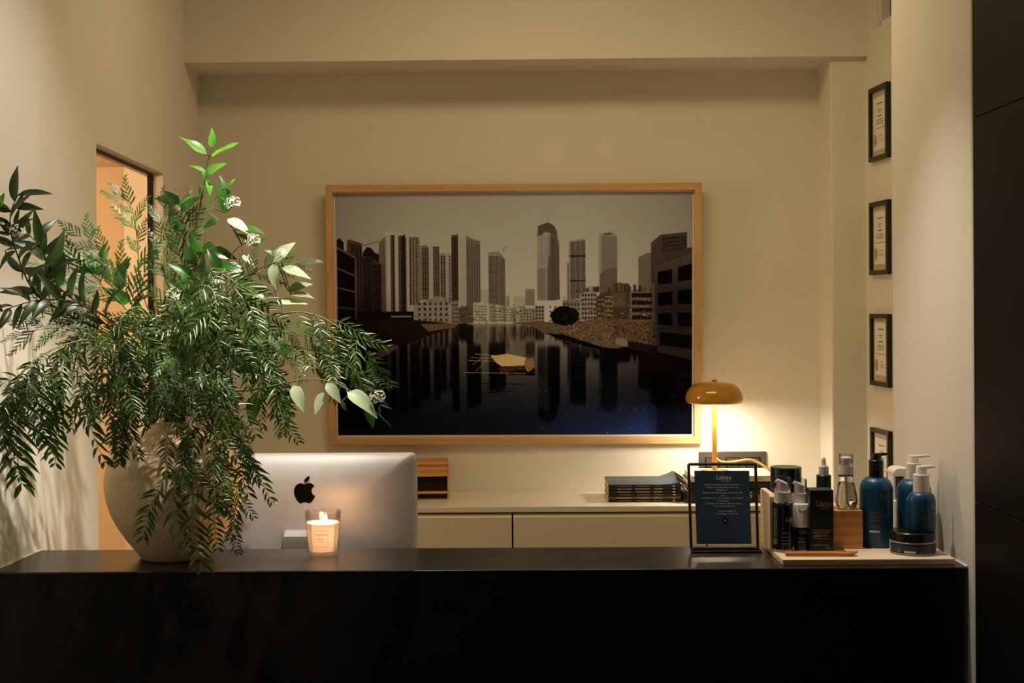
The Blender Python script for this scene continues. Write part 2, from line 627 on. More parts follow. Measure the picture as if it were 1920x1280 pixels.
def rslab(y0, y1, z0, z1, t=0.15):
    mb.add([(xr(y0), y0, z0), (xr(y1), y1, z0), (xr(y1), y1, z1), (xr(y0), y0, z1),
            (xr(y0) + t, y0, z0), (xr(y1) + t, y1, z0), (xr(y1) + t, y1, z1), (xr(y0) + t, y0, z1)],
           [(1, 0, 3, 2), (4, 5, 6, 7), (0, 4, 7, 3), (5, 1, 2, 6), (2, 3, 7, 6), (5, 4, 0, 1)])


rslab(3.3, WY0, 0, CEIL)
rslab(WY1, 5.4, 0, CEIL)
rslab(WY0, WY1, 0, WZ0)
struct(mb.build('wall_right', M_wall, fix=False))
# window in that opening
mb = MB()
xg = lambda y: xr(y) + 0.045
for y0, y1, z0, z1 in ((WY0, WY0 + 0.04, WZ0, CEIL), (WY1 - 0.012, WY1, WZ0, CEIL), (WY0, WY1, WZ0, WZ0 + 0.02), (4.63, 4.685, WZ0, CEIL)):
    mb.add([(xr(y0) + 0.012, y0, z0), (xr(y1) + 0.012, y1, z0), (xr(y1) + 0.012, y1, z1), (xr(y0) + 0.012, y0, z1),
            (xr(y0) + 0.07, y0, z0), (xr(y1) + 0.07, y1, z0), (xr(y1) + 0.07, y1, z1), (xr(y0) + 0.07, y0, z1)],
           [(1, 0, 3, 2), (4, 5, 6, 7), (0, 4, 7, 3), (5, 1, 2, 6), (2, 3, 7, 6), (5, 4, 0, 1)])
win = struct(mb.build('window_1', M_white))
for y0, y1 in ((WY0 + 0.04, 4.63), (4.685, WY1 - 0.012)):
    g = MB()
    g.add([(xg(y0), y0, WZ0 + 0.02), (xg(y1), y1, WZ0 + 0.02), (xg(y1), y1, CEIL), (xg(y0), y0, CEIL),
           (xg(y0) + 0.006, y0, WZ0 + 0.02), (xg(y1) + 0.006, y1, WZ0 + 0.02), (xg(y1) + 0.006, y1, CEIL), (xg(y0) + 0.006, y0, CEIL)],
          [(1, 0, 3, 2), (4, 5, 6, 7), (0, 4, 7, 3), (5, 1, 2, 6), (2, 3, 7, 6), (5, 4, 0, 1)])
    g.build('pane', M_wglass, win)

# white pier at the counter's right end
mb = MB()
mb.prism([(PX, 2.905), (3.4, 2.905), (3.4, 3.515), (PX, 3.515)], 0, CEIL, 'Z')
struct(mb.build('wall_pier', M_pier, bevel=0.008))
# dark panelled wall running on towards the camera
mb = MB()
mb.box((PX + 0.03, -3, 0), (PX + 0.2, 2.9, CEIL))
pan = struct(mb.build('wall_front', M_void))
zs = [0.0, 0.44, EYE - (940 + 4.7 - CY) / (FPX / 2.9), EYE - (222 + 4.7 - CY) / (FPX / 2.9), CEIL]
for z0, z1 in zip(zs, zs[1:]):
    for y0, y1 in ((1.75, 2.9), (0.55, 1.747), (-0.65, 0.547)):
        g = MB()
        g.box((PX, y0, z0 + 0.0012), (PX + 0.03, y1, z1 - 0.0012))
        g.build('panel', M_black, pan, bevel=0.001, bseg=1)
# hall behind the doorway
mb = MB()
mb.box((-3.2, 5.6, 0), (-1.2, 5.7, CEIL))
mb.box((-3.3, 2.6, 0), (-3.2, 5.7, CEIL))
mb.box((-3.2, 2.5, 0), (-1.3, 2.6, CEIL))
struct(mb.build('wall_hall', M_hall))
mb = MB()
mb.box((-3.2, 2.6, 2.275), (-1.3, 5.6, 2.32))
struct(mb.build('ceiling_hall', M_hall))
# sliding door: dark edge standing in the far jamb plus head track
mb = MB()
mb.box((xl(DY1) - TH - 0.019, DY1 - 0.004, 0.0), (xl(DY1) - TH - 0.0005, DY1 + 0.08, DZ))
mb.prism([(xl(DY0) - TH - 0.019, DY0), (xl(DY0) - TH - 0.0005, DY0), (xl(DY1) - TH - 0.0005, DY1), (xl(DY1) - TH - 0.019, DY1)], DZ - 0.012, DZ + 0.004, 'Z')
struct(mb.build('door_1', M_blackp))
lamp('hall_lamp', 'POINT', (-2.2, 4.2, 2.0), 38, (1.0, 0.66, 0.34), shadow_soft_size=0.15)

# ------------------------------------------------------------------ reception counter
ctr = thing('reception_counter', 'long blackened steel reception counter between the left wall and white pier', 'counter', (0, CF, 0))
XL0, XR0 = xl(CF) + 0.004, PX - 0.003
mb = MB()
mb.prism([(xl(CF) + 0.003, 0), (XR0, 0), (XR0, CB - CF), (xl(CB) + 0.003, CB - CF)], CT - 0.006, CT, 'Z')
mb.build('counter_top', M_steel, ctr, bevel=0.0028, bseg=3)
mb = MB()
mb.box((XL0, 0.001, 0), (XR0 - 0.006, 0.02, CT - 0.0065))
mb.box((XL0, CB - CF - 0.02, 0.6), (XR0 - 0.006, CB - CF - 0.002, CT - 0.0065))
mb.build('front_panel', M_front, ctr)
mb = MB()
mb.box((XL0 - 0.0, CB - CF - 0.001, 0.78), (XR0 - 0.006, CB - CF + 0.34, 0.80))
mb.build('work_surface', M_cab, ctr)
mb = MB()
mb.tube([(xl(CF) + 0.004, 0.0, CT + 0.001), (xl(CB) + 0.004, CB - CF, CT + 0.001)], 0.003, 6)
mb.tube([(XR0, 0.0, CT + 0.001), (XR0, CB - CF, CT + 0.001)], 0.003, 6)
mb.build('caulk_line', M_caulk, ctr)

# ------------------------------------------------------------------ low cabinets along the back wall
KZ = 0.960
KF = 4.80
KX0, KX1 = xl(5.0) + 0.006, 1.195
cab = thing('drawer_cabinet', 'cream lacquered low cabinet run along the back wall under the big framed print', 'cabinet', (0, KF, 0))
mb = MB()
mb.prism([(xl(KF) + 0.006, 0), (KX1, 0), (KX1, yw(KX1) - KF - 0.002), (KX0 - 0.006, yw(KX0) - KF - 0.002)], KZ - 0.020, KZ, 'Z')
mb.build('cabinet_top', M_cabtop, cab, bevel=0.0015)
mb = MB()
mb.box((KX0, 0.03, 0.06), (KX1, 0.36, KZ - 0.02))
mb.build('carcass', M_void, cab)
seams = [KX0, -0.66, P(961, 1000, KF).x, P(1262 + 360, 1000, KF).x - 0.62 + 0.62, KX1]
seams = [KX0, P(961, 1000, KF).x - 0.70, P(961, 1000, KF).x, P(961, 1000, KF).x + 0.70, KX1]
for x0, x1 in zip(seams, seams[1:]):
    fr = MB()
    prof = [(0.0, 0.08), (0.0, KZ - 0.038), (0.012, KZ - 0.026), (0.022, KZ - 0.026), (0.022, 0.08)]
    fr.prism(prof, x0 + 0.003, x1 - 0.003, 'X')
    fr.build('drawer_front', M_cab, cab)

# ------------------------------------------------------------------ big framed print (image drawn in code)
S2 = 2
X0, X1, Y0, Y1 = 625, 1302, 357, 820
IW, IH = (X1 - X0) * S2, (Y1 - Y0) * S2
img = np.zeros((IH, IW, 3))
rng = np.random.default_rng(4)
yy, xx = np.mgrid[0:IH, 0:IW]
px = xx / S2 + X0
py = yy / S2 + Y0


def ramp(t, a, b):
    return np.clip((t - a) / (b - a), 0, 1)


def C3(c):
    return np.array(c, float)


sky_t = ramp(py, 357, 590)[..., None]
img[:] = C3((132, 112, 82)) * (1 - sky_t) + C3((160, 138, 104)) * sky_t
vig = 1 - 0.16 * ramp(np.abs(px - 960), 120, 340) ** 1.5
img *= vig[..., None]


def pmask(pts):
    pts = [((x - X0) * S2, (y - Y0) * S2) for x, y in pts]
    xs = [p[0] for p in pts]
    ys = [p[1] for p in pts]
    x0, x1 = max(0, int(min(xs))), min(IW, int(max(xs)) + 2)
    y0, y1 = max(0, int(min(ys))), min(IH, int(max(ys)) + 2)
    if x1 <= x0 or y1 <= y0:
        return None
    gy, gx = np.mgrid[y0:y1, x0:x1] + 0.5
    ins = np.zeros(gx.shape, bool)
    n = len(pts)
    for i in range(n):
        ax, ay = pts[i]
        bx, by = pts[(i + 1) % n]
        if ay == by:
            continue
        c = ((ay > gy) != (by > gy)) & (gx < (bx - ax) * (gy - ay) / (by - ay) + ax)
        ins ^= c
    return (slice(y0, y1), slice(x0, x1)), ins


def poly(pts, c, grain=0.0):
    r = pmask(pts)
    if r is None:
        return
    sl, m = r
    sub = img[sl]
    col = C3(c)
    if grain:
        g = rng.normal(1, grain, m.shape)[..., None]
        sub[m] = (col * g)[m]
    else:
        sub[m] = col


def rect(x0, y0, x1, y1, c, grain=0.0):
    poly([(x0, y0), (x1, y0), (x1, y1), (x0, y1)], c, grain)


def grid(x0, y0, x1, y1, nx, ny, c, fx=0.6, fy=0.55, slope=0.0):
    for i in range(nx):
        for j in range(ny):
            a = x0 + (x1 - x0) * (i + (1 - fx) / 2) / nx
            b = y0 + (y1 - y0) * (j + (1 - fy) / 2) / ny
            w = (x1 - x0) / nx * fx
            h = (y1 - y0) / ny * fy
            d = slope * (a - x0)
            poly([(a, b + d), (a + w, b + d + slope * w), (a + w, b + h + d + slope * w), (a, b + h + d)], c)


BK = (22, 16, 12)
# hill and far left
poly([(627, 445), (633, 441), (640, 450), (640, 600), (627, 600)], (30, 22, 17))
poly([(646, 446), (652, 444), (675, 452), (675, 605), (646, 605)], (62, 48, 36), 0.06)
grid(653, 452, 675, 600, 4, 36, BK, 0.7, 0.6, 0.25)
poly([(676, 470), (684, 458), (692, 460), (700, 470), (722, 476), (722, 600), (676, 600)], (34, 26, 20), 0.1)
for a, b in (((679, 455), (706, 447)), ((684, 462), (684, 452)), ((681, 456), (676, 452))):
    poly([a, b, (b[0], b[1] + 1.2), (a[0], a[1] + 1.2)], (60, 48, 38))
poly([(675, 474), (694, 479), (694, 605), (675, 605)], (54, 42, 32))
grid(676, 480, 694, 600, 4, 34, BK, 0.7, 0.6)
poly([(694, 482), (711, 487), (711, 605), (694, 605)], (56, 43, 33))
grid(695, 492, 711, 600, 4, 30, BK, 0.75, 0.65)
poly([(711, 484), (719, 482), (719, 600), (711, 600)], (76, 60, 45))
# main white towers
poly([(707, 450), (719, 440), (719, 490), (707, 490)], (84, 68, 52))
poly([(719, 430), (734, 427), (748, 432), (752, 436), (752, 590), (719, 590)], (142, 121, 92), 0.03)
rect(719, 438, 721, 590, (110, 92, 70))
rect(729, 436, 737, 588, (54, 42, 32))
grid(729, 437, 733, 586, 1, 44, (100, 84, 64), 0.8, 0.4)
rect(744, 437, 752, 588, (50, 39, 30))
grid(744, 437, 749, 586, 1, 44, (105, 88, 66), 0.8, 0.35)
poly([(752, 438), (757, 434), (757, 586), (752, 586)], (40, 31, 24))
poly([(757, 432), (767, 429), (784, 438), (784, 580), (757, 588)], (140, 119, 90), 0.03)
rect(765, 440, 784, 570, (62, 49, 37))
grid(767, 436, 784, 570, 3, 42, (150, 128, 97), 0.65, 0.42, 0.2)
rect(757, 440, 759, 586, (60, 48, 37))
poly([(785, 457), (796, 455), (802, 460), (802, 560), (785, 560)], (98, 80, 60))
grid(789, 460, 802, 560, 3, 30, BK, 0.6, 0.6)
poly([(802, 455), (811, 453), (822, 459), (822, 562), (802, 562)], (138, 117, 88), 0.03)
rect(810, 458, 822, 560, (86, 70, 52))
grid(810, 459, 822, 560, 3, 32, (36, 28, 22), 0.6, 0.6)
poly([(822, 472), (830, 470), (836, 476), (836, 566), (822, 566)], (108, 90, 67))
grid(824, 476, 834, 560, 2, 26, BK, 0.6, 0.6)
poly([(834, 472), (840, 470), (851, 475), (851, 570), (834, 570)], (128, 108, 80))
grid(840, 476, 851, 566, 3, 28, (44, 34, 26), 0.6, 0.55)
# dark / pale pair
poly([(845, 437), (858, 435), (858, 578), (845, 578)], (70, 54, 41))
grid(846, 440, 858, 576, 4, 48, (32, 25, 19), 0.6, 0.6)
poly([(858, 435), (872, 434), (874, 438), (874, 576), (858, 576)], (146, 124, 95), 0.02)
grid(861, 440, 872, 574, 3, 46, (118, 99, 76), 0.6, 0.5)
poly([(873, 437), (884, 443), (900, 449), (900, 578), (873, 578)], (98, 81, 62), 0.03)
grid(874, 444, 886, 574, 3, 44, (46, 36, 28), 0.6, 0.6, 0.3)
grid(887, 452, 900, 576, 3, 42, (62, 50, 38), 0.7, 0.6, 0.2)
poly([(887, 448), (898, 447), (900, 455), (887, 454)], (90, 74, 57))
# tower under construction
poly([(915, 470), (935, 468), (947, 481), (947, 576), (915, 576)], (112, 94, 71), 0.03)
grid(916, 477, 935, 572, 5, 34, (58, 47, 36), 0.78, 0.66)
poly([(936, 475), (947, 484), (947, 575), (936, 575)], (92, 76, 58))
grid(936, 482, 947, 572, 4, 34, (66, 54, 42), 0.6, 0.6)
for a, b in (((944, 470), (944, 461)), ((943, 462), (952, 459))):
    poly([a, b, (b[0] + 1, b[1]), (a[0] + 1, a[1] + 1)], (84, 70, 54))
# distance
rect(900, 540, 915, 570, (140, 119, 90))
rect(948, 553, 955, 575, (118, 99, 75))
rect(962, 554, 985, 578, (138, 117, 90))
rect(985, 540, 1003, 572, (110, 93, 71))
grid(986, 545, 1003, 570, 5, 8, (88, 73, 56), 0.6, 0.6)
# glass tower
poly([(1008, 440), (1010, 420), (1029, 413), (1041, 420), (1046, 432), (1049, 462), (1051, 562), (1008, 562)], (78, 65, 50))
poly([(1008, 440), (1022, 431), (1033, 434), (1033, 470), (1027, 500), (1027, 562), (1008, 562)], (128, 109, 84))
poly([(1008, 503), (1024, 500), (1024, 562), (1008, 562)], (104, 87, 67))
for k in range(10):
    rect(1009 + k * 2.4, 436, 1009.6 + k * 2.4, 562, (96, 80, 61))
for k in range(9):
    rect(1030 + k * 2.4, 440 + k, 1030.7 + k * 2.4, 562, (62, 51, 39))
poly([(1010, 421), (1029, 413), (1041, 420), (1046, 432), (1040, 436), (1026, 430), (1012, 440)], (70, 58, 44), 0.15)
rect(1027, 396, 1027.7, 414, (105, 90, 69))
# gridded office tower
poly([(1065, 491), (1070, 489), (1070, 562), (1065, 562)], (92, 77, 59))
poly([(1068, 449), (1099, 444), (1100, 562), (1069, 562)], (118, 100, 76))
grid(1071, 451, 1100, 560, 11, 42, (50, 41, 31), 0.74, 0.72, -0.1)
rect(1070, 476, 1100, 479.5, (48, 39, 30))
rect(1070, 523, 1100, 526, (48, 39, 30))
# slab tower with slot
poly([(1125, 435), (1152, 431), (1160, 440), (1160, 552), (1125, 552)], (120, 102, 78))
rect(1130, 440, 1160, 552, (96, 81, 62))
poly([(1134, 436), (1149, 434), (1149, 437), (1134, 438)], (52, 43, 33))
poly([(1127, 512), (1142, 502), (1160, 501), (1160, 552), (1127, 552)], (82, 68, 52))
rect(1101, 535, 1120, 560, (126, 108, 82))
# right far blocks
poly([(1200, 481), (1216, 473), (1224, 472), (1224, 545), (1200, 545)], (86, 72, 55))
poly([(1224, 453), (1242, 438), (1292, 433), (1292, 480), (1231, 500), (1231, 545), (1224, 545)], (62, 51, 39), 0.04)
grid(1244, 443, 1291, 472, 8, 4, (44, 36, 28), 0.8, 0.7, -0.1)
poly([(1250, 473), (1262, 468), (1302, 462), (1302, 485), (1250, 490)], (58, 47, 36), 0.1)
# low-rise left
poly([(772, 570), (800, 560), (815, 553), (840, 556), (843, 612), (772, 612)], (118, 98, 72), 0.10)
grid(778, 562, 840, 604, 6, 4, (40, 31, 23), 0.35, 0.5)
rect(772, 600, 830, 613, (88, 70, 50), 0.1)
poly([(843, 562), (858, 562), (858, 612), (843, 612)], (106, 88, 65), 0.1)
grid(845, 566, 857, 606, 3, 5, (44, 34, 26), 0.45, 0.5)
rect(627, 582, 772, 614, (24, 18, 14), 0.2)
rect(729, 590, 768, 593, (118, 98, 74))
poly([(858, 575), (874, 572), (886, 578), (886, 604), (858, 608)], (74, 60, 44), 0.2)
# low-rise centre
poly([(886, 566), (905, 564), (916, 570), (916, 605), (886, 605)], (150, 128, 97), 0.04)
grid(888, 570, 912, 602, 6, 6, (62, 49, 37), 0.5, 0.45)
for k in range(9):
    x = 916 + k * 6.5
    h = 568 + (k * 37 % 9)
    rect(x, h, x + 6.7, 604, [(132, 112, 84), (112, 94, 70), (146, 125, 95)][k % 3], 0.05)
    grid(x + 0.6, h + 4, x + 6, 602, 2, 5, (54, 43, 33), 0.5, 0.45)
rect(974, 576, 1003, 604, (120, 101, 76), 0.08)
grid(975, 578, 1003, 602, 5, 4, (58, 46, 35), 0.45, 0.45)
# white block and terraces to the right
poly([(1003, 569), (1022, 566), (1056, 559), (1058, 606), (1022, 608), (1003, 604)], (158, 136, 104), 0.03)
rect(1003, 572, 1021, 606, (112, 93, 70))
grid(1004, 572, 1021, 606, 3, 5, (44, 35, 27), 0.6, 0.5)
grid(1028, 570, 1056, 606, 3, 4, (58, 46, 35), 0.3, 0.35)
rect(1056, 562, 1092, 606, (104, 86, 64), 0.1)
grid(1057, 565, 1090, 602, 5, 4, (46, 36, 27), 0.5, 0.5)
poly([(1088, 552), (1100, 545), (1122, 540), (1122, 600), (1088, 600)], (120, 101, 76), 0.06)
grid(1092, 548, 1120, 600, 5, 6, (46, 36, 28), 0.6, 0.5)
poly([(1120, 556), (1138, 545), (1150, 532), (1165, 528), (1186, 536), (1186, 602), (1120, 602)], (64, 49, 36), 0.12)
for k in range(6):
    rect(1136, 554 + k * 9, 1152, 557 + k * 9, (118, 78, 44))
    rect(1122, 560 + k * 9, 1136, 562 + k * 9, (108, 88, 66))
rect(1152, 548, 1176, 575, (76, 61, 46), 0.08)
poly([(1184, 545), (1212, 538), (1232, 528), (1232, 604), (1184, 604)], (86, 70, 53), 0.06)
for k in range(4):
    rect(1188, 549 + k * 14, 1226, 557 + k * 14, (34, 26, 20))
rect(1209, 590, 1214, 592.5, (190, 120, 50))
# rooftops, balconies and clutter of the low houses
for k in range(420):
    x = rng.uniform(858, 1232)
    y = rng.uniform(556, 604) if x > 1050 else rng.uniform(570, 604)
    if 1003 < x < 1056:
        continue
    c = [C3((44, 34, 26)), C3((110, 90, 66)), C3((140, 118, 88)), C3((74, 58, 42))][k % 4] * rng.uniform(0.7, 1.1)
    w, h = rng.uniform(0.8, 3.6), rng.uniform(0.6, 3.0)
    rect(x, y, x + w, y + h, c)
for k in range(60):
    x = rng.uniform(1060, 1230)
    rect(x, 528 + abs(x - 1165) * 0.18, x + rng.uniform(1, 4), 546, C3((70, 55, 41)) * rng.uniform(0.6, 1.5))
for k in range(160):
    x, y = rng.uniform(774, 856), rng.uniform(556, 612)
    rect(x, y, x + rng.uniform(0.8, 3), y + rng.uniform(0.6, 2.4), C3((84, 67, 48)) * rng.uniform(0.5, 1.5))
# tree
for k in range(240):
    a = rng.uniform(0, 2 * np.pi)
    r = np.sqrt(rng.uniform(0, 1))
    cx, cy = 1060 + 25 * r * np.cos(a), 592 + 17 * r * np.sin(a)
    rect(cx - 3, cy - 2.4, cx + 3, cy + 2.4, C3((18, 20, 12)) * rng.uniform(0.7, 1.5))
# foreground left block (upper half)
poly([(627, 456), (660, 476), (664, 480), (664, 606), (627, 606)], (22, 16, 12), 0.15)
for ya, yb_, th_ in ((457, 476, 5), (497, 512, 3.4), (534, 543, 3.2), (572, 576, 3.0)):
    poly([(627, ya), (662, yb_), (662, yb_ + th_), (627, ya + th_)], (74, 56, 43), 0.05)
poly([(660, 476), (664, 480), (664, 606), (660, 606)], (72, 55, 42), 0.05)
# foreground right block (drawn after the water as well, it reaches the water line)


def rblock():
    poly([(1231, 502), (1232, 496), (1302, 474), (1302, 677), (1237, 662), (1231, 600)], (68, 56, 43), 0.08)
    for q in ([(1237, 509), (1264, 503), (1264, 530), (1237, 533)], [(1275, 500), (1302, 493), (1302, 523), (1275, 527)],
              [(1237, 549), (1264, 546), (1264, 571), (1237, 573)], [(1275, 544), (1302, 541), (1302, 570), (1275, 570)],
              [(1237, 588), (1264, 587), (1264, 611), (1237, 609)], [(1275, 587), (1302, 587), (1302, 613), (1275, 612)],
              [(1241, 623), (1302, 630), (1302, 656), (1241, 648)]):
        poly(q, (22, 17, 13), 0.2)
    for y in (541, 580, 617):
        poly([(1231, y), (1302, y - 3), (1302, y - 1.5), (1231, y + 1.5)], (58, 47, 36))


rblock()
# water = blurred mirror image
wl = 606
w0 = int((wl - Y0) * S2)
n = IH - w0
mir = np.stack([img[max(0, int(w0 - 1 - k * 1.02))] for k in range(n)])
for rep in range(2):
    k = 9
    pad = np.pad(mir, ((k, k), (0, 0), (0, 0)), mode='edge')
    mir = sum(pad[i:i + n] for i in range(2 * k + 1)) / (2 * k + 1)
    pad = np.pad(mir, ((0, 0), (2, 2), (0, 0)), mode='edge')
    mir = sum(pad[:, i:i + IW] for i in range(5)) / 5
wy = py[w0:]
wx = px[w0:]
bright = np.clip((mir.mean(2) - 70) / 70, 0, 1)[..., None]
dep = ramp(wy, 606, 820)[..., None]
side = 1 - 0.75 * ramp(np.abs(wx - 985), 110, 330)[..., None]
skyref = (C3((138, 118, 88)) * (1 - dep) ** 1.6 + C3((30, 28, 27)) * (1 - (1 - dep) ** 1.6))
water = (mir * (0.55 - 0.45 * dep)) * (1 - bright) * (0.75 - 0.45 * dep) + skyref * bright * (0.45 + 0.55 * side)
bl = 0.5 * (ramp(wx, 900, 1180) * ramp(wy, 730, 815))[..., None]
bl = bl * (1 - 0.72 * ramp(wx, 1234, 1237)[..., None])
water = water * (1 - 0.5 * bl) + C3((34, 42, 60)) * bl
water = water + C3((3, 6, 9)) * dep
edge = ramp(625 + 60 - wx, -40, 60)[..., None] * 0.6
water *= (1 - edge)
img[w0:] = water
# banks
poly([(627, 596), (770, 598), (845, 606), (842, 616), (800, 628), (756, 646), (716, 652), (700, 664), (627, 690)], (34, 25, 17), 0.35)
poly([(706, 654), (741, 646), (741, 652), (715, 668), (700, 670)], (92, 72, 54), 0.15)
poly([(784, 606), (856, 606), (850, 614), (800, 620)], (86, 66, 44), 0.25)
poly([(958, 604), (1010, 602), (1060, 606), (1120, 598), (1233, 600), (1235, 652), (1178, 650), (1160, 655), (1130, 652), (1098, 640), (1052, 626), (1024, 628), (1000, 612)], (84, 63, 42), 0.35)
for k in range(900):
    x = rng.uniform(1040, 1232)
    y = rng.uniform(604, 648) - max(0, (1120 - x)) * 0.12
    c = C3((122, 96, 66)) * rng.uniform(0.2, 1.3) * (0.55 + 0.45 * (x < 1150))
    w = rng.uniform(0.8, 3.6)
    poly([(x, y), (x + w, y + rng.uniform(-1, 1)), (x + w, y + 1), (x, y + 1.2)], c)
poly([(1024, 624), (1052, 628), (1100, 642), (1132, 652), (1150, 660), (1100, 650), (1040, 632)], (16, 12, 9))
poly([(1158, 634), (1176, 637), (1182, 644), (1180, 652), (1156, 646)], (110, 88, 64), 0.1)
poly([(1180, 640), (1235, 650), (1237, 668), (1180, 654)], (34, 27, 20), 0.2)
for k in range(240):
    a = rng.uniform(0, 2 * np.pi)
    r = np.sqrt(rng.uniform(0, 1))
    cx, cy = 1060 + 25 * r * np.cos(a), 592 + 16 * r * np.sin(a)
    rect(cx - 3, cy - 2.4, cx + 3, cy + 2.4, C3((18, 20, 12)) * rng.uniform(0.7, 1.5))
rblock()
# raft
poly([(918, 668), (950, 664), (972, 668), (986, 672), (986, 686), (940, 688), (930, 682)], (186, 136, 74), 0.12)
poly([(952, 690), (1002, 690), (1003, 706), (952, 704)], (24, 17, 11), 0.2)
poly([(984, 676), (998, 672), (1003, 690), (990, 700), (982, 690)], (120, 82, 44), 0.4)
poly([(930, 690), (985, 688), (985, 694), (940, 700)], (60, 42, 26), 0.3)
for a, b in (((888, 664), (950, 668)), ((876, 676), (936, 678)), ((884, 684), (900, 672)), ((888, 698), (908, 680)), ((866, 699), (985, 701)),
             ((880, 670), (934, 672)), ((922, 690), (926, 662)), ((960, 700), (964, 658)), ((905, 688), (910, 660)), ((900, 720), (985, 722)),
             ((902, 740), (960, 734)), ((960, 728), (965, 766)), ((905, 745), (915, 722))):
    poly([a, b, (b[0], b[1] + 1.1), (a[0], a[1] + 1.1)], (150, 112, 66) if a[1] < 712 else (18, 14, 11))
for k in range(34):
    x, y = rng.uniform(1000, 1300), rng.uniform(720, 818)
    s = rng.uniform(0.4, 1.3)
    rect(x, y, x + s * 1.6, y + s, C3((170, 160, 150)) * rng.uniform(0.4, 1))
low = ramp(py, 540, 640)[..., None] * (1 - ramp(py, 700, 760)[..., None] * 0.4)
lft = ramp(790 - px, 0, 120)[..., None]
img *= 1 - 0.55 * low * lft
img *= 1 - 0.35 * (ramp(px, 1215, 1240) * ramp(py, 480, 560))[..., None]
img = np.where(img < 70, img * (0.62 + 0.38 * img / 70), img)
for ax_ in (0, 1):
    img = 0.25 * np.roll(img, 1, ax_) + 0.5 * img + 0.25 * np.roll(img, -1, ax_)
img = np.clip(img * rng.normal(1, 0.02, img.shape[:2])[..., None], 0, 255)
lin_img = (img / 255.0) ** 2.2
ILL = np.array([0.35, 0.235, 0.112]) * 1.0       # how the dim warm light tints a white sheet on this wall
alb = np.clip(lin_img / ILL * 0.72, 0.002, 0.9)
srgb = np.where(alb <= 0.0031308, alb * 12.92, 1.055 * alb ** (1 / 2.4) - 0.055)
rgba = np.ones((IH, IW, 4), np.float32)
rgba[..., :3] = srgb[::-1]
bimg = bpy.data.images.new('cityscape_print', IW, IH)
bimg.pixels.foreach_set(rgba.ravel())
bimg.update()
bimg.pack()
M_print = mat('cityscape_print', (0.3, 0.25, 0.2), 0.12, spec=0.12)
nt = M_print.node_tree
ti = nt.nodes.new('ShaderNodeTexImage')
ti.image = bimg
uvn = nt.nodes.new('ShaderNodeUVMap')
nt.links.new(uvn.outputs[0], ti.inputs[0])
nt.links.new(ti.outputs[0], nt.nodes['Principled BSDF'].inputs['Base Color'])

YP = 5.125
pc = [P(610, 348, YP + 0.012), P(1318, 341, YP - 0.03), P(1313, 832, YP + 0.045), P(617, 833, YP + 0.055)]   # outer corners TL TR BR BL
ctr_p = sum(pc, Vector()) / 4
ux = ((pc[1] - pc[0]) + (pc[2] - pc[3])).normalized()
uz = ((pc[0] - pc[3]) + (pc[1] - pc[2])).normalized()
un = ux.cross(uz).normalized()       # points away from the camera (+Y)
uz = un.cross(ux).normalized()
if un.y < 0:
    un = -un
PWd = ((pc[1] - pc[0]).length + (pc[2] - pc[3]).length) / 2
PHt = ((pc[0] - pc[3]).length + (pc[1] - pc[2]).length) / 2
pic = thing('framed_print', 'very large pale oak framed photograph of towers over a still river on the back wall', 'picture')
pic.matrix_world = Matrix(((ux.x, un.x, uz.x, ctr_p.x), (ux.y, un.y, uz.y, ctr_p.y), (ux.z, un.z, uz.z, ctr_p.z), (0, 0, 0, 1)))
FW = 0.027
hw, hh = PWd / 2, PHt / 2
for nm, pts, m in (('frame_rail', [(-hw, hh), (hw, hh), (hw - FW, hh - FW), (-hw + FW, hh - FW)], M_oak),
                   ('frame_rail', [(-hw, -hh), (-hw + FW, -hh + FW), (hw - FW, -hh + FW), (hw, -hh)], M_oak),
                   ('frame_stile', [(-hw, -hh), (-hw, hh), (-hw + FW, hh - FW), (-hw + FW, -hh + FW)], M_oakz),
                   ('frame_stile', [(hw, -hh), (hw - FW, -hh + FW), (hw - FW, hh - FW), (hw, hh)], M_oakz)):
    mb = MB()
    mb.prism(pts, -0.002, 0.040)
    mb.build(nm, m, pic, bevel=0.001, bseg=1)
mb = MB()
iw, ih = hw - FW, hh - FW
mb.box((-iw, 0.022, -ih), (iw, 0.034, ih))
mb.build('backing_board', M_paper, pic)
e = 0.007
me = bpy.data.meshes.new('photo_print')
me.from_pydata([(-iw + e, 0.0205, -ih + e), (iw - e, 0.0205, -ih + e), (iw - e, 0.0205, ih - e), (-iw + e, 0.0205, ih - e)], [], [(0, 1, 2, 3)])
ul = me.uv_layers.new(name='UVMap')
for i, uv in enumerate(((0, 0), (1, 0), (1, 1), (0, 1))):
    ul.data[i].uv = uv
me.materials.append(M_print)
link('photo_print', me, pic)

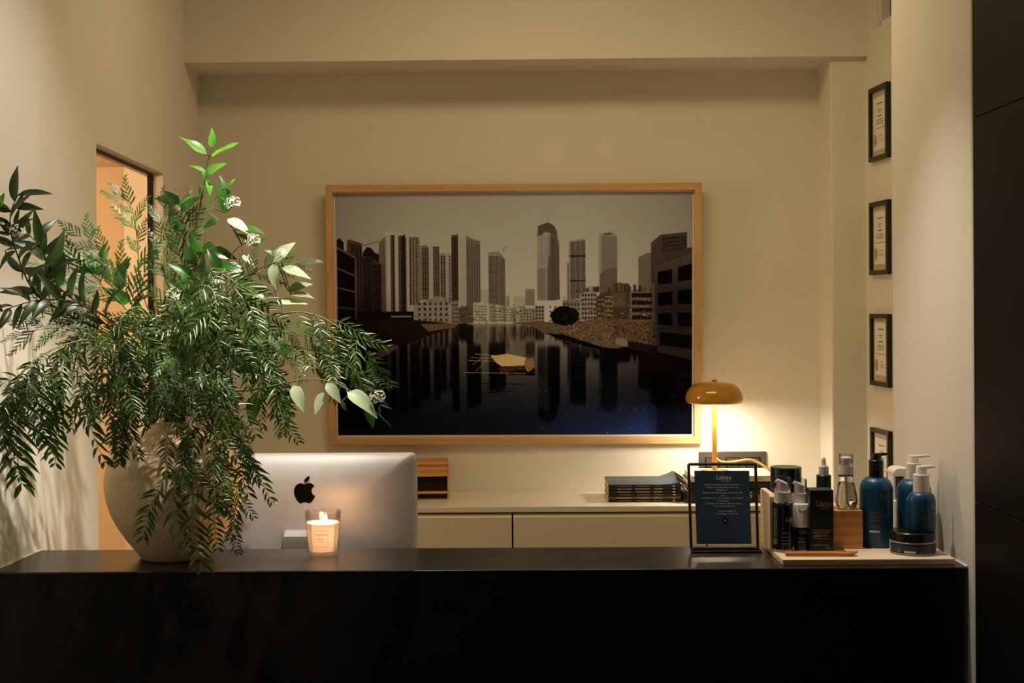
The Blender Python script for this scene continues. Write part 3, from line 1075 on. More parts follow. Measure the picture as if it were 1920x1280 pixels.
# ------------------------------------------------------------------ certificates on the right wall
mcert = {}
for k, (ytop, ybot, nm) in enumerate(((168.5, 305, 'topmost'), (381, 516, 'second from the top'), (588, 721, 'third from the top'), (800, 935, 'lowest'))):
    yA = 4.845
    zt = P(1631, ytop, yA).z
    zb = P(1631, ybot, yA).z
    hgt = zt - zb
    L = 0.185
    ct = thing('certificate_frame', 'black framed certificate on the right wall, %s of the four' % nm, 'certificate', (xr(yA), yA, zb), 0, 'certificates on the right wall')
    ct.rotation_euler = (0, 0, math.atan2(-1, 0.072))
    # local +x runs towards the camera along the wall, local +y points into the wall or the room; find which
    mw = ct.rotation_euler.to_matrix()
    sgn = 1 if (mw @ Vector((0, 1, 0))).x < 0 else -1
    fw, dp = 0.016, 0.017

    def bx(a, b, c, d, e0, e1):
        m_ = MB()
        m_.box((a, min(sgn * e0, sgn * e1), c), (b, max(sgn * e0, sgn * e1), d))
        return m_
    if 'rail' not in mcert:
        mcert['rail'] = bx(0, L, 0, fw, 0.001, dp).mesh('frame_rail', M_frame)
        mcert['stile'] = bx(0, fw, fw, hgt - fw, 0.001, dp).mesh('frame_stile', M_frame)
        mcert['mat'] = bx(fw, L - fw, fw, hgt - fw, 0.002, 0.006).mesh('mat_board', M_matb)
        mcert['paper'] = bx(fw + 0.012, L - fw - 0.006, fw + 0.022, hgt - fw - 0.022, 0.0055, 0.0068).mesh('paper', M_paper)
        q = MB()
        z1 = hgt - fw - 0.022
        rows = [(0.075, 0.150, 0.022, 0.004), (0.085, 0.138, 0.044, 0.003), (0.095, 0.128, 0.053, 0.0025), (0.085, 0.140, 0.066, 0.0045), (0.07, 0.155, 0.081, 0.0025),
                (0.065, 0.16, 0.088, 0.0025), (0.07, 0.155, 0.095, 0.0025), (0.05, 0.19, 0.111, 0.002), (0.10, 0.14, 0.139, 0.002), (0.10, 0.15, 0.150, 0.002), (0.10, 0.15, 0.158, 0.002), (0.165, 0.185, 0.158, 0.003)]
        for a, b, zz, h in rows:
            a, b = a * 0.80, b * 0.80
            y_ = sgn * 0.0071
            q.add([(a, y_, z1 - zz), (b, y_, z1 - zz), (b, y_, z1 - zz - h), (a, y_, z1 - zz - h)], [(0, 1, 2, 3)])
        mcert['ink'] = q.mesh('printed_lines', M_ink)
        q = MB()
        pts = [(0.046 + 0.016 * math.cos(t * math.pi / 12), fw + 0.058 + 0.022 * math.sin(t * math.pi / 12)) for t in range(24)]
        q.prism(pts, sgn * 0.0066, sgn * 0.0078)
        mcert['seal'] = q.mesh('gold_seal', M_seal)
        q = bx(fw, L - fw, fw, hgt - fw, 0.0125, 0.0140)
    link('frame_rail', mcert['rail'], ct)
    link('frame_rail', mcert['rail'], ct, (0, 0, hgt - fw))
    link('frame_stile', mcert['stile'], ct)
    link('frame_stile', mcert['stile'], ct, (L - fw, 0, 0))
    link('mat_board', mcert['mat'], ct)
    link('paper', mcert['paper'], ct)
    link('printed_lines', mcert['ink'], ct)
    link('gold_seal', mcert['seal'], ct)

# ------------------------------------------------------------------ things on the low cabinet
# wooden desk organiser
yo = depth_at(840, 936, KZ)
po = P(843, 936, yo)
W_, D_, H_ = 0.30, 0.17, 0.132
org = thing('desk_organizer', 'orange pine desk organiser with dark slots behind the computer', 'organizer', (po.x, yo, KZ), math.radians(5))
H_ = 69 / (FPX / yo)
t = 0.008
for nm, a, b in (('side_panel', (-t, 0, 0), (0, D_, H_)), ('side_panel', (-W_, 0, 0), (-W_ + t, D_, H_)), ('top_panel', (-W_ + t, 0, H_ - t), (-t, D_, H_)),
                 ('front_board', (-W_ + t, 0.004, H_ - 0.052), (-t, 0.012, H_ - t)), ('shelf', (-W_ + t, 0.002, 0.022), (-t, D_, 0.030)),
                 ('back_panel', (-W_ + t, D_ - 0.006, 0.004), (-t, D_, H_ - t))):
    mb = MB()
    mb.box(a, b)
    mb.build(nm, M_void if nm == 'back_panel' else M_pine, org, bevel=0.0012, bseg=1)
mb = MB()
mb.box((-W_ + t, 0.020, 0.0305), (-t - 0.002, D_ - 0.007, H_ - 0.055))
mb.build('slot_shade', M_void, org)  # near-black block standing in for the shade inside the open slot

# stack of magazines
ym = depth_at(1205, 941, KZ)
sm = FPX / ym
mags = [((18, 20, 17), 'black'), ((110, 98, 74), 'beige patterned'), ((14, 28, 26), 'bottle green'), ((52, 36, 22), 'brown'), ((40, 36, 24), 'dark olive'), ((26, 52, 70), 'blue')]
ords = ['bottom magazine of the stack, black spine', 'second magazine from the bottom, beige patterned spine', 'third magazine from the bottom, bottle green spine',
        'fourth magazine from the bottom, brown spine', 'fifth magazine from the bottom, dark olive spine', 'top magazine of the stack, blue with a curled corner']
wm = 136 / sm
hm = 0.0108
xm0 = P(1140, 941, ym).x
for k, ((c, nm), lb) in enumerate(zip(mags, ords)):
    off = [0.002, 0.001, 0.003, 0.002, 0.003, 0.001][k]
    mg = thing('magazine', lb + ', left of the lamp', 'magazine', (xm0 + off, ym, KZ + k * hm), 0, 'magazines stacked on the low cabinet')
    mcov = mat('magazine_cover_' + nm.replace(' ', '_'), lin(c), 0.35, noise=0.6 if 'pattern' in nm else 0.12, nscale=120 if 'pattern' in nm else 20)
    mb = MB()
    if k < 5:
        mb.box((0, 0, 0.0002), (wm, 0.0012, hm - 0.0004))
        mb.box((0, 0, hm - 0.0012), (wm, 0.20, hm - 0.0004))
        mb.box((0, 0, 0.0002), (wm, 0.20, 0.001))
    else:
        mb.box((0, 0, 0.0002), (wm, 0.0012, hm - 0.0004))
        # cover sheet whose right front corner curls up
        nx, ny = 14, 8
        vs, fs = [], []
        for j in range(ny + 1):
            for i in range(nx + 1):
                u, v = i / nx, j / ny
                z = hm - 0.0006 + 0.006 * v
                cu = max(0, u - 0.78) / 0.22
                z += 0.020 * cu ** 1.4 * (0.35 + 0.65 * v)
                vs.append((wm * u * (1 - 0.02 * cu), 0.20 * v, z))
        for j in range(ny):
            for i in range(nx):
                a = j * (nx + 1) + i
                fs.append((a, a + 1, a + nx + 2, a + nx + 1))
        mb.add(vs, fs)
    mb.build('cover', mcov, mg)
    mb = MB()
    mb.box((0.001, 0.0015, 0.0012), (wm - 0.001, 0.198, hm - 0.0014))
    mb.build('pages', M_paper, mg)
    rows = []
    r_ = random.Random(k)
    for x0, x1 in ((0.13, 0.31), (0.38, 0.57), (0.63, 0.74)):
        rows.append((x0 * wm + r_.uniform(-.005, .005), hm * 0.35, x1 * wm, hm * 0.58))
    vs, fs = bar_geo(rows, 1)
    decal_flat(vs, fs, front_fn(0, -0.0004, 0)).build('spine_lettering', M_gold if k in (1, 3, 4) else M_greyink, mg)
    vs, fs = text_geo('00', hm * 0.55)
    vs, fs = bar_geo([(0.885 * wm, hm * 0.32, 0.92 * wm, hm * 0.62)], 1)
    decal_flat(vs, fs, front_fn(0, -0.0004, 0)).build('issue_mark', M_cream, mg)

# books under the lamp
yk = depth_at(1420, 942, KZ)
sk = FPX / yk
xk0, xk1 = P(1292, 942, yk).x, P(1462, 942, yk).x
bks = [('thick black book at the bottom of the pile under the lamp', lin((16, 12, 9)), 26), ('dark charcoal book in the middle of the pile under the lamp', lin((30, 31, 29)), 13), ('white book on top of the pile, directly under the lamp', lin((206, 196, 176)), 11.5)]
z = KZ
for k, (lb, c, hp) in enumerate(bks):
    h = hp / sk
    dx = [0.0, 0.006, 0.012][k]
    bk = thing('book', lb, 'book', (xk0 + dx, yk, z), 0, 'books piled under the lamp')
    w, d = xk1 - xk0 - dx, 0.235
    mcv = mat('book_cover_%s' % ['black', 'charcoal', 'white'][k], c, 0.4)
    mb = MB()
    mb.box((0, 0, 0.0002), (w, 0.004, h - 0.0002))
    mb.box((0, 0, h - 0.003), (w, d, h - 0.0002))
    mb.box((0, 0, 0.0002), (w, d, 0.003))
    mb.build('cover', mcv, bk, bevel=0.0008, bseg=1)
    mb = MB()
    mb.box((0.003, 0.004, 0.003), (w - 0.003, d - 0.004, h - 0.003))
    mb.build('pages', M_paper, bk)
    if k == 0:
        vs, fs = text_geo('S', 0.030)
        decal_flat(vs, fs, front_fn(0.218, -0.0005, h * 0.36)).build('spine_lettering', M_cream, bk)
        vs, fs = bar_geo([(0.253, 0.004 + i * 0.0055, 0.257, 0.0075 + i * 0.0055) for i in range(5)], 1)
        decal_flat(vs, fs, front_fn(0, -0.0005, 0)).build('spine_ornament', M_gold, bk)
    elif k == 2:
        vs, fs = text_geo('STILL LIVES', 0.011)
        decal_flat(vs, fs, front_fn(0.20, -0.0005, h * 0.32)).build('spine_lettering', M_ink, bk)
    else:
        vs, fs = text_geo('O', 0.010)
        decal_flat(vs, fs, front_fn(0.248, -0.0005, h * 0.35)).build('spine_lettering', M_greyink, bk)
    z += h
BOOKZ = z
# dog-eared magazines fanned beside the books
for k in range(3):
    yq = yk + 0.01
    mg = thing('loose_magazine', ['dog-eared dark magazine lying lowest, left of the lamp books', 'curled magazine with fanned pages, left of the lamp books', 'grey-blue magazine with bent pages on top, left of the lamp books'][k],
               'magazine', (P(1282 + k * 3, 940, yq).x, yq, KZ + k * 0.024), math.radians(2 * k), 'dog-eared magazines beside the books')
    L = xk0 - P(1282 + k * 3, 940, yq).x - 0.001
    for j in range(5):
        vs, fs = [], []
        for i in range(7):
            u = i / 6
            zz = 0.0215 * (j + 0.5) / 5 + (1 - u) ** 1.6 * (0.010 + 0.006 * (j - 1)) * (0.3 if k == 0 else 1)
            for yv in (0.0, 0.18):
                vs.append((L * u - 0.004 * j * (1 - u) * (k > 0), yv, zz))
        for i in range(6):
            fs.append((2 * i, 2 * i + 2, 2 * i + 3, 2 * i + 1))
        m_ = MB()
        m_.add(vs, fs)
        m_.build('page', M_paper if (j + k) % 2 else mat('magazine_page_print', (0.22, 0.21, 0.19), 0.5, noise=0.7, nscale=60), mg)

# wall socket plate
ps = P(1373, 864, yw(0.85))
wpl, hpl = 126 / (FPX / ps.y), 0.075
sp = thing('socket_plate', 'bronze grey three-gang socket plate on the wall behind the lamp', 'socket', (ps.x, yw(ps.x), ps.z), -0.024)
mb = MB()
mb.box((-wpl / 2, -0.010, -hpl / 2), (wpl / 2, -0.001, hpl / 2))
mb.build('cover_plate', M_plate, sp, bevel=0.002)
for k in (-1, 0, 1):
    mb = MB()
    mb.box((k * 0.079 - 0.028, -0.0125, -0.028), (k * 0.079 + 0.028, -0.0095, 0.017))
    s_ = mb.build('socket', M_blackp, sp, bevel=0.001)
    mb = MB()
    mb.box((k * 0.079 - 0.022, -0.0135, -0.022), (k * 0.079 + 0.022, -0.0122, 0.012))
    mb.build('socket_face', M_plate, s_)

# lamp
yl = 4.965
sl_ = FPX / yl
pl = P(1339.5, 800, yl)
lz_top = P(1339, 716, yl).z
lz_bot = P(1339, 755, yl).z
lam = thing('table_lamp', 'amber enamel mushroom lamp glowing on the white book', 'lamp', (pl.x, yl, BOOKZ))
mb = MB()
mb.lathe([(0, 0.0005), (0.052, 0.0005), (0.055, 0.004), (0.053, 0.008), (0.012, 0.012), (0, 0.012)], 40)
mb.build('base', M_amber, lam, smooth=True)
mb = MB()
mb.lathe([(0, 0.010), (0.0092, 0.010), (0.0092, lz_top - BOOKZ - 0.01), (0, lz_top - BOOKZ - 0.01)], 20)
mb.build('stem', M_amber, lam, smooth=True)
R_ = 54 / sl_
hS = lz_top - lz_bot
prof = [(0.012, hS), (0.45, hS * 0.985), (0.66, hS * 0.92), (0.83, hS * 0.76), (0.95, hS * 0.5), (1.0, hS * 0.24), (0.985, hS * 0.08), (0.95, 0.0), (0.90, 0.001)]
outer = [(r * R_ if r > 0.1 else r, z_) for r, z_ in prof]
inner = [(r * 0.965 if r > 0.02 else r, z_ - 0.003) for r, z_ in reversed(outer[:-2])]
mb = MB()
mb.lathe(outer + inner, 48, (0, 0, lz_bot - BOOKZ))
sh = mb.build('shade', M_amber, lam, smooth='all')
mb = MB()
mb.lathe([(0, 0), (0.0095, 0), (0.0095, 0.009), (0, 0.009)], 20, (0, 0, lz_top - BOOKZ - 0.001))
mb.build('finial', mat('dark_brass', (0.16, 0.08, 0.02), 0.4, metal=0.5), lam, smooth=True)
mb = MB()
mb.lathe([(0.0094, 0), (0.045, 0.002), (0.05, 0.008), (0.0094, 0.011)], 32, (0, 0, lz_bot - BOOKZ + hS * 0.45))
mb.build('light_ring', M_bulb, lam, smooth=True)
lamp('lamp_glow', 'AREA', (pl.x, yl, lz_bot + 0.004), 3.6, (1.0, 0.89, 0.72), (pl.x, yl, 0.5), shape='DISK', size=0.17)
# cord
cp = [P(1344, 859, yl + 0.01), P(1352, 865, yl), P(1370, 866, yl - 0.01), P(1395, 862, yl - 0.02), P(1408, 862, yl - 0.02), P(1422, 867, yl - 0.02), P(1436, 876, yl - 0.03), P(1450, 889, yl - 0.03), P(1468, 905, yl - 0.02), P(1476, 930, yl)]
cp = [p - Vector((pl.x, yl, BOOKZ)) for p in cp]


def catmull(pts, n=6):
    out = []
    pts = [Vector(p) for p in pts]
    for i in range(len(pts) - 1):
        p0, p1, p2, p3 = pts[max(i - 1, 0)], pts[i], pts[i + 1], pts[min(i + 2, len(pts) - 1)]
        for k in range(n):
            t = k / n
            out.append(0.5 * ((2 * p1) + (p2 - p0) * t + (2 * p0 - 5 * p1 + 4 * p2 - p3) * t * t + (3 * p1 - p0 - 3 * p2 + p3) * t ** 3))
    out.append(pts[-1])
    return out


mb = MB()
mb.tube(catmull(cp), 0.0042, 8)
mb.build('power_cord', M_cord, lam, smooth='all')

# ------------------------------------------------------------------ computer
ymn = 3.37
smn = FPX / ymn
tl = P(366, 851, ymn)
tr = P(781, 851, ymn)
Wm = tr.x - tl.x
Hm = 0.39
mon = thing('computer_monitor', 'silver aluminium all-in-one computer seen from behind on the desk', 'computer', ((tl.x + tr.x) / 2, ymn, 0.80))
ztop = (tl.z + tr.z) / 2 - 0.80
mb = MB()
# rounded-corner slab with a gently domed back
nxs, nzs = 24, 18


def rr_pts(w, h, r, k=6):
    out = []
    for cx_, cz_, a0 in ((w / 2 - r, h / 2 - r, 0), (-w / 2 + r, h / 2 - r, 90), (-w / 2 + r, -h / 2 + r, 180), (w / 2 - r, -h / 2 + r, 270)):
        for i in range(k + 1):
            a = math.radians(a0 + 90 * i / k)
            out.append((cx_ + r * math.cos(a), cz_ + r * math.sin(a)))
    return out


rings = [(1.0, 0.030), (1.0, 0.027), (0.997, 0.025), (0.97, 0.018), (0.92, 0.010), (0.85, 0.003), (0.76, -0.004), (0.66, -0.009), (0.55, -0.0118), (0.40, -0.0125), (0.2, -0.0125)]
loop = rr_pts(Wm, Hm, 0.016)
vs, fs = [], []
n = len(loop)
zc_ = ztop - Hm / 2
for s_, y_ in rings:
    for x, z_ in loop:
        vs.append((x * s_ if s_ > 0.95 else x * s_, y_, zc_ + z_ * s_))
for a in range(len(rings) - 1):
    for i in range(n):
        fs.append((a * n + i, a * n + (i + 1) % n, (a + 1) * n + (i + 1) % n, (a + 1) * n + i))
fs.append(tuple(range(n)))
fs.append(tuple((len(rings) - 1) * n + i for i in range(n)))
mb.add(vs, fs)
mb.build('rear_shell', M_alu, mon, smooth=True)
mb = MB()
mb.box((-Wm / 2 + 0.004, 0.0302, zc_ - Hm / 2 + 0.004), (Wm / 2 - 0.004, 0.033, zc_ + Hm / 2 - 0.004))
mb.build('screen', M_blackp, mon)
# apple-shaped emblem
lp = P(573, 922, ymn)
u = 1.0 / smn
right = [(0, 10.5), (4, 12.3), (8, 13.3), (12, 12.6), (15.5, 10.2), (17.6, 7.6), (15.0, 5.4), (13.0, 2.2), (12.6, -1.5), (13.4, -5.0), (15.6, -8.4), (19.0, -10.6), (17.6, -14.5), (14.8, -19), (11.5, -22.4), (8.0, -23.8), (4.5, -22.9), (1.5, -21.9), (-1.5, -22.0), (-4.5, -23.0), (-7.5, -24.0), (-10.8, -22.6), (-14.5, -18.6), (-17.6, -13.0), (-19.6, -6.5), (-20.0, -0.5), (-18.8, 5.0), (-16, 9.4), (-12, 12.2), (-7.5, 13.2), (-3.5, 11.8)]
mb = MB()
pts = [(x * u + lp.x - mon.location.x, (z_ + 4.5) * u + lp.z - 0.80) for x, z_ in [(p.x, p.y) for p in catmull([(a, b, 0) for a, b in right + right[:1]], 3)][:-1]]
mb.prism(pts, -0.0137, 0.0)
leaf = [(-0.5, 14.5), (-0.8, 18.0), (1.0, 21.8), (4.5, 24.6), (8.4, 26.0), (8.6, 22.0), (6.2, 18.0), (3.0, 15.4)]
pts = [(x * u + lp.x - mon.location.x, (z_ + 4.5) * u + lp.z - 0.80) for x, z_ in [(p.x, p.y) for p in catmull([(a, b, 0) for a, b in leaf + leaf[:1]], 3)][:-1]]
mb.prism(pts, -0.0137, 0.0)
mb.build('emblem', M_logo, mon)
# bent stand
mb = MB()
sw = 0.052
tz = P(560, 1000, ymn - 0.03).z - 0.80
prof = [(-0.008, tz + 0.0), (-0.020, tz + 0.004), (-0.034, tz - 0.006), (-0.060, 0.03), (-0.072, 0.004), (-0.06, 0.001), (0.10, 0.001), (0.10, 0.005), (-0.045, 0.007), (-0.050, 0.03), (-0.026, tz - 0.012), (-0.008, tz - 0.010)]
mb.prism(prof, -sw, sw, 'X')
mb.build('stand', M_alu2, mon, bevel=0.001, bseg=1)

# ------------------------------------------------------------------ candle
yc = depth_at(606, 1043, CT)
rc0, rc1, hc = 28.5 / (FPX / yc), 34.5 / (FPX / yc), 80 / (FPX / (yc + 0.03))
pcn = P(606, 1043, yc + rc0)
can = thing('candle', 'lit white candle in a glass tumbler on the counter before the computer', 'candle', (pcn.x, yc + rc0, CT))
mb = MB()
tg = 0.002
mb.lathe([(0, 0.0003), (rc0 * 0.93, 0.0003), (rc0, 0.003), (rc1, hc), (rc1 - tg * 0.5, hc + 0.0008), (rc1 - tg, hc), (rc0 - tg, 0.009), (rc0 - tg - 0.003, 0.007), (0, 0.007)], 48)
mb.build('glass', M_tumbler, can, smooth=True)
hw_ = hc * 0.74
rw0 = rc0 - tg - 0.0004
rw1 = rc0 + (rc1 - rc0) * hw_ / hc - tg - 0.0004
mb = MB()
mb.lathe([(0, 0.0074), (rw0 - 0.003, 0.0074), (rw0, 0.0095), (rw1, hw_), (rw1 - 0.004, hw_ - 0.0015), (0, hw_ - 0.003)], 48)
mb.build('wax', M_wax, can, smooth=True)
mb = MB()
mb.tube([(0, 0, hw_ - 0.004), (0.0005, 0, hw_ + 0.007)], 0.0009, 6)
mb.tube([(0.0065, 0.002, hw_ - 0.004), (0.007, 0.002, hw_ + 0.007)], 0.0009, 6)
mb.build('wick', M_wick, can)
for fx, fy, fh in ((-0.001, 0, 0.019), (0.0068, 0.002, 0.021)):
    mb = MB()
    mb.lathe([(0, 0), (0.0022, 0.002), (0.0031, 0.005), (0.0026, 0.010), (0.0013, fh * 0.78), (0, fh)], 14, (fx, fy, hw_ + 0.001))
    mb.build('flame', M_flame, can, smooth='all')
lamp('candle_glow', 'POINT', (pcn.x + 0.003, yc + rc0, CT + hw_ + 0.012), 1.9, (1.0, 0.50, 0.20), shadow_soft_size=0.006)
lamp('wax_fill', 'POINT', (pcn.x + 0.003, yc + rc0, CT + hw_ * 0.62), 0.060, (1.0, 0.70, 0.46), shadow_soft_size=0.012)  # added light hidden in the wax, imitates flame light scattered through it
rl = lambda z_: rc0 + (rc1 - rc0) * z_ / hc
zl0, zl1 = hc * 0.22, hc * 0.60


def cone_fn(off):
    def fn(u_, v_):
        z_ = v_
        r = rl(z_) + off
        a = -math.pi / 2 + u_ / rc1
        return (r * math.cos(a), r * math.sin(a), z_)
    return fn


lw = 0.0185
vs, fs = bar_geo([(-lw, zl0, lw, zl0 + 0.0005), (-lw, zl1 - 0.0005, lw, zl1), (-lw, zl0, -lw + 0.0005, zl1), (lw - 0.0005, zl0, lw, zl1)], 8)
a, b = lines_geo([('TELERJNHEM', 0, zl1 - 0.0115, 0.95), ('Inspirations', 0, zl1 - 0.021, 0.95), ('Senses', 0, zl1 - 0.0275, 0.9)], 0.0062, 'CENTER')
o = len(vs)
vs = vs + a
fs = fs + [tuple(i + o for i in f) for f in b]
decal_flat(vs, fs, cone_fn(0.0005)).build('label_print', M_label_ink, can)

# ------------------------------------------------------------------ sign holder
ysg = depth_at(1355, 1037, CT)
sg = FPX / ysg
psg = P(1359, 1037, ysg)
sgn_t = thing('sign_holder', 'black wire sign holder with a slate blue card on the counter', 'sign', (psg.x, ysg, CT))
Yf = 0.035


def sp_(px_, py_, y_):
    p = P(px_, py_, ysg + y_)
    return (p.x - psg.x, y_, p.z - CT)


rod = 0.0036
A, B, C_, D = sp_(1291, 870, Yf + 0.028), sp_(1416.5, 870, Yf + 0.028), sp_(1421, 1028, Yf), sp_(1296, 1028, Yf)
mb = MB()
for a, b in ((A, B), (B, C_), (D, A)):
    mb.tube([a, b], rod, 8)
mb.tube([D, C_], 0.0046, 8)
mb.build('frame', M_blackm, sgn_t, smooth=True)
zf = 0.0032
mb = MB()
mb.tube([(C_[0], Yf, C_[2]), (C_[0] + 0.001, Yf - 0.004, zf), (C_[0] + 0.003, 0.004, zf), (D[0] - 0.001, 0.004, zf), (D[0], Yf - 0.004, zf), (D[0], Yf, D[2])], 0.003, 8)
mb.build('foot', M_blackm, sgn_t, smooth=True)


def lerp3(a, b, t_):
    return tuple(a[i] + (b[i] - a[i]) * t_ for i in range(3))


mb = MB()
k0 = [lerp3(A, D, 0.02), lerp3(B, C_, 0.02), lerp3(B, C_, 0.985), lerp3(A, D, 0.985)]
mb.add([(p[0], p[1] - 0.0012, p[2]) for p in k0] + [(p[0], p[1] + 0.0012, p[2]) for p in k0], [(0, 1, 2, 3), (7, 6, 5, 4), (0, 4, 5, 1), (1, 5, 6, 2), (2, 6, 7, 3), (3, 7, 4, 0)])
mb.build('clear_panel', M_sheet, sgn_t)
pa, pb, pcc, pd = sp_(1301.5, 882, Yf + 0.024), sp_(1404.5, 882, Yf + 0.024), sp_(1409, 1019, Yf + 0.001), sp_(1306, 1019, Yf + 0.001)
mb = MB()
mb.add([(p[0], p[1] - 0.002, p[2]) for p in (pa, pb, pcc, pd)] + [(p[0], p[1] - 0.0015, p[2]) for p in (pa, pb, pcc, pd)],
       [(0, 1, 2, 3), (7, 6, 5, 4), (0, 4, 5, 1), (1, 5, 6, 2), (2, 6, 7, 3), (3, 7, 4, 0)])
card = mb.build('card', M_card, sgn_t)


def card_fn(off=0.0006):
    """u 0..1 across, v 0..1 down the card -> point"""
    def fn(u_, v_):
        p = lerp3(lerp3(pa, pb, u_), lerp3(pd, pcc, u_), v_)
        return (p[0], p[1] - 0.002 - off, p[2])
    return fn


cw, chh = 103.0, 137.0    # card in photo pixels
cf = card_fn()
wv, wf = wordmark(8.2)
wx1 = max(v[0] for v in wv)
decal_flat([((41.0 + v[0] * 27.5 / wx1) / cw, (8.0 - v[1] * 1.0) / chh) for v in wv], wf, cf).build('wordmark', M_cream, card)
rows = [('Elegimos la belleza desde el interior', 372), ('Elegimos las imperfecciones y la', 422), ('humanidad.', 470), ('Elegimos las experiencias y vivir una vida', 522), ('real.', 572),
        ('Pensamos en lo que nos hace sentir bien. Y', 620), ('lo hacemos.', 671), ('Pensamos en todo lo que nos rodea.', 720), ('Y nos comprometemos.', 771), ('Cero toxicidad, tal', 861), ('0% artificios. 100% real', 911)]
wid = [65, 59, 20, 75, 8, 78, 21, 66, 41, 33, 39]
cen = [52, 53, 52, 53.5, 53, 54, 54, 55, 56, 60, 60]
VS, FS = [], []
for (s, yv), w_, c_ in zip(rows, wid, cen):
    a, b = text_geo(s, 1.0, 'CENTER')
    ww = max(v[0] for v in a) - min(v[0] for v in a)
    kx = w_ / ww
    ky = 4.6
    o = len(VS)
    base = (yv / 9.85 + 870 - 882) + 1.8
    VS += [((c_ - 1.5 + v[0] * kx) / cw, (base - v[1] * ky) / chh) for v in a]
    FS += [tuple(i + o for i in f) for f in b]
decal_flat(VS, FS, cf).build('lettering', M_cream, card)
em = MB()
em.add([cf((54.5 + 5.4 * math.cos(i * math.pi / 14)) / cw, (93 + 5.4 * math.sin(i * math.pi / 14)) / chh) for i in range(28)], [tuple(range(28))])
emb = em.build('round_emblem', M_blackp, card)
a, b = text_geo('ua', 6.0, 'CENTER')
decal_flat([((54.5 + v[0]) / cw, (94.6 - v[1]) / chh) for v in a], b, card_fn(0.0010)).build('emblem_lettering', M_cream, emb)

# ------------------------------------------------------------------ tray with the product display
TZ = CT + 0.0135
TX0, TX1 = 0.612, 0.997
TY0 = depth_at(1500, 1060, CT)
TY1 = 3.20
tray = thing('wooden_tray', 'pale wooden display tray with an upright end on the counter', 'tray', (0, 0, CT))
mb = MB()
mb.box((TX0, TY0, 0.0004), (TX1, TY1, 0.0135))
mb.build('base_board', M_beech, tray, bevel=0.001, bseg=1)
pe = P(1437.5, 922, 3.12)
mb = MB()
mb.prism([(3.085, 0.0137), (TY1, 0.0137), (TY1, pe.z - CT - 0.004), (3.19, pe.z - CT), (3.092, pe.z - CT), (3.085, pe.z - CT - 0.006)], pe.x, pe.x + 0.0125, 'X')
mb.build('end_panel', M_beech, tray, bevel=0.001, bseg=1)


def tray_at(px_, py_, r=0.0):
    y = depth_at(px_, py_, TZ)
    p = P(px_, py_, y + r)
    return p.x, y + r, TZ + 0.0002


# wood blocks
yb1 = 3.118
bx0 = pe.x + 0.0135
bx1 = P(1522, 960, yb1).x
bz1 = P(1470, 928, yb1).z - TZ
blk = tag(MB().__class__() and (lambda m_: (m_.prism([(0, 0.0003), (bx1 - bx0, 0.0003), (bx1 - bx0, bz1)] + [(0.010 * (1 - math.sin(math.radians(a))), bz1 - 0.010 * (1 - math.cos(math.radians(a)))) for a in range(0, 91, 15)], 0, 0.075), m_.build('wooden_block', M_pine, None, bevel=0.0008, bseg=1, loc=(bx0, yb1, TZ)))[1])(MB()),
          'taller orange wood block on the tray, behind the two clear-capped pumps', 'block')
yb2 = depth_at(1590, 1029, TZ)
b2x0, b2x1 = P(1534, 990, yb2).x, P(1618, 990, yb2).x
b2z = P(1590, 957, yb2).z - TZ
mb = MB()
mb.box((0, 0, 0.0003), (b2x1 - b2x0, 0.082, b2z))
blk2 = tag(mb.build('wooden_block', M_pine, None, bevel=0.0012, loc=(b2x0, yb2, TZ)), 'orange wood block with knots on the tray, under the clear oil bottle', 'block')
B2Z = TZ + b2z


def pump_head(root, m, r_col, z0, hcol, r_neck, hneck, noz, m2=None):
    """collar + neck + slanted nozzle pointing right; z0 is the collar's foot"""
    mb = MB()
    mb.lathe([(0, z0), (r_col, z0), (r_col, z0 + hcol - 0.001), (r_col - 0.001, z0 + hcol), (0, z0 + hcol)], 32)
    mb.build('collar', m, root, smooth=True)
    zt = z0 + hcol
    mb = MB()
    mb.lathe([(0, zt - 0.001), (r_neck, zt - 0.001), (r_neck, zt + hneck * 0.45), (r_neck * 0.97, zt + hneck * 0.5), (r_neck * 0.97, zt + hneck * 0.85), (r_neck * 0.9, zt + hneck), (0, zt + hneck)], 28)
    zz = zt + hneck
    mb.tube([(-r_neck * 0.6, 0, zz - 0.0032), (r_neck, 0, zz - 0.0024), (noz * 0.8, -0.001, zz - 0.0008), (noz, -0.001, zz - 0.0015)], [0.0042, 0.0040, 0.0030, 0.0024], 10)
    mb.build('pump_head', m2 or m, root, smooth=True)


def pump_bottle(lb, px_, r, x_y_z, hbody, m_body, m_cap, r_col, hcol, r_neck, hneck, noz, shoulder, decals, rot=0.0):
    root = thing('pump_bottle', lb, 'bottle', x_y_z, 0, None)
    n = 8
    prof = [(0, 0.0), (r - 0.004, 0.0), (r - 0.001, 0.0015), (r, 0.005)]
    zs_ = hbody - shoulder
    for i in range(n + 1):
        a = math.radians(90 * i / n)
        prof.append((r_col * 0.9 + (r - r_col * 0.9) * math.cos(a), zs_ + shoulder * math.sin(a)))
    prof.append((0, hbody))
    mb = MB()
    mb.lathe(prof, 48)
    mb.build('body', m_body, root, smooth=True)
    pump_head(root, m_cap, r_col, hbody - 0.0005, hcol, r_neck, hneck, noz)
    for nm, vs_, fs_, m_, z0, a0 in decals:
        decal_flat(vs_, fs_, cyl_fn(r + 0.0004, z0, a0)).build(nm, m_, root)
    return root


def wm(size):
    return wordmark(size)


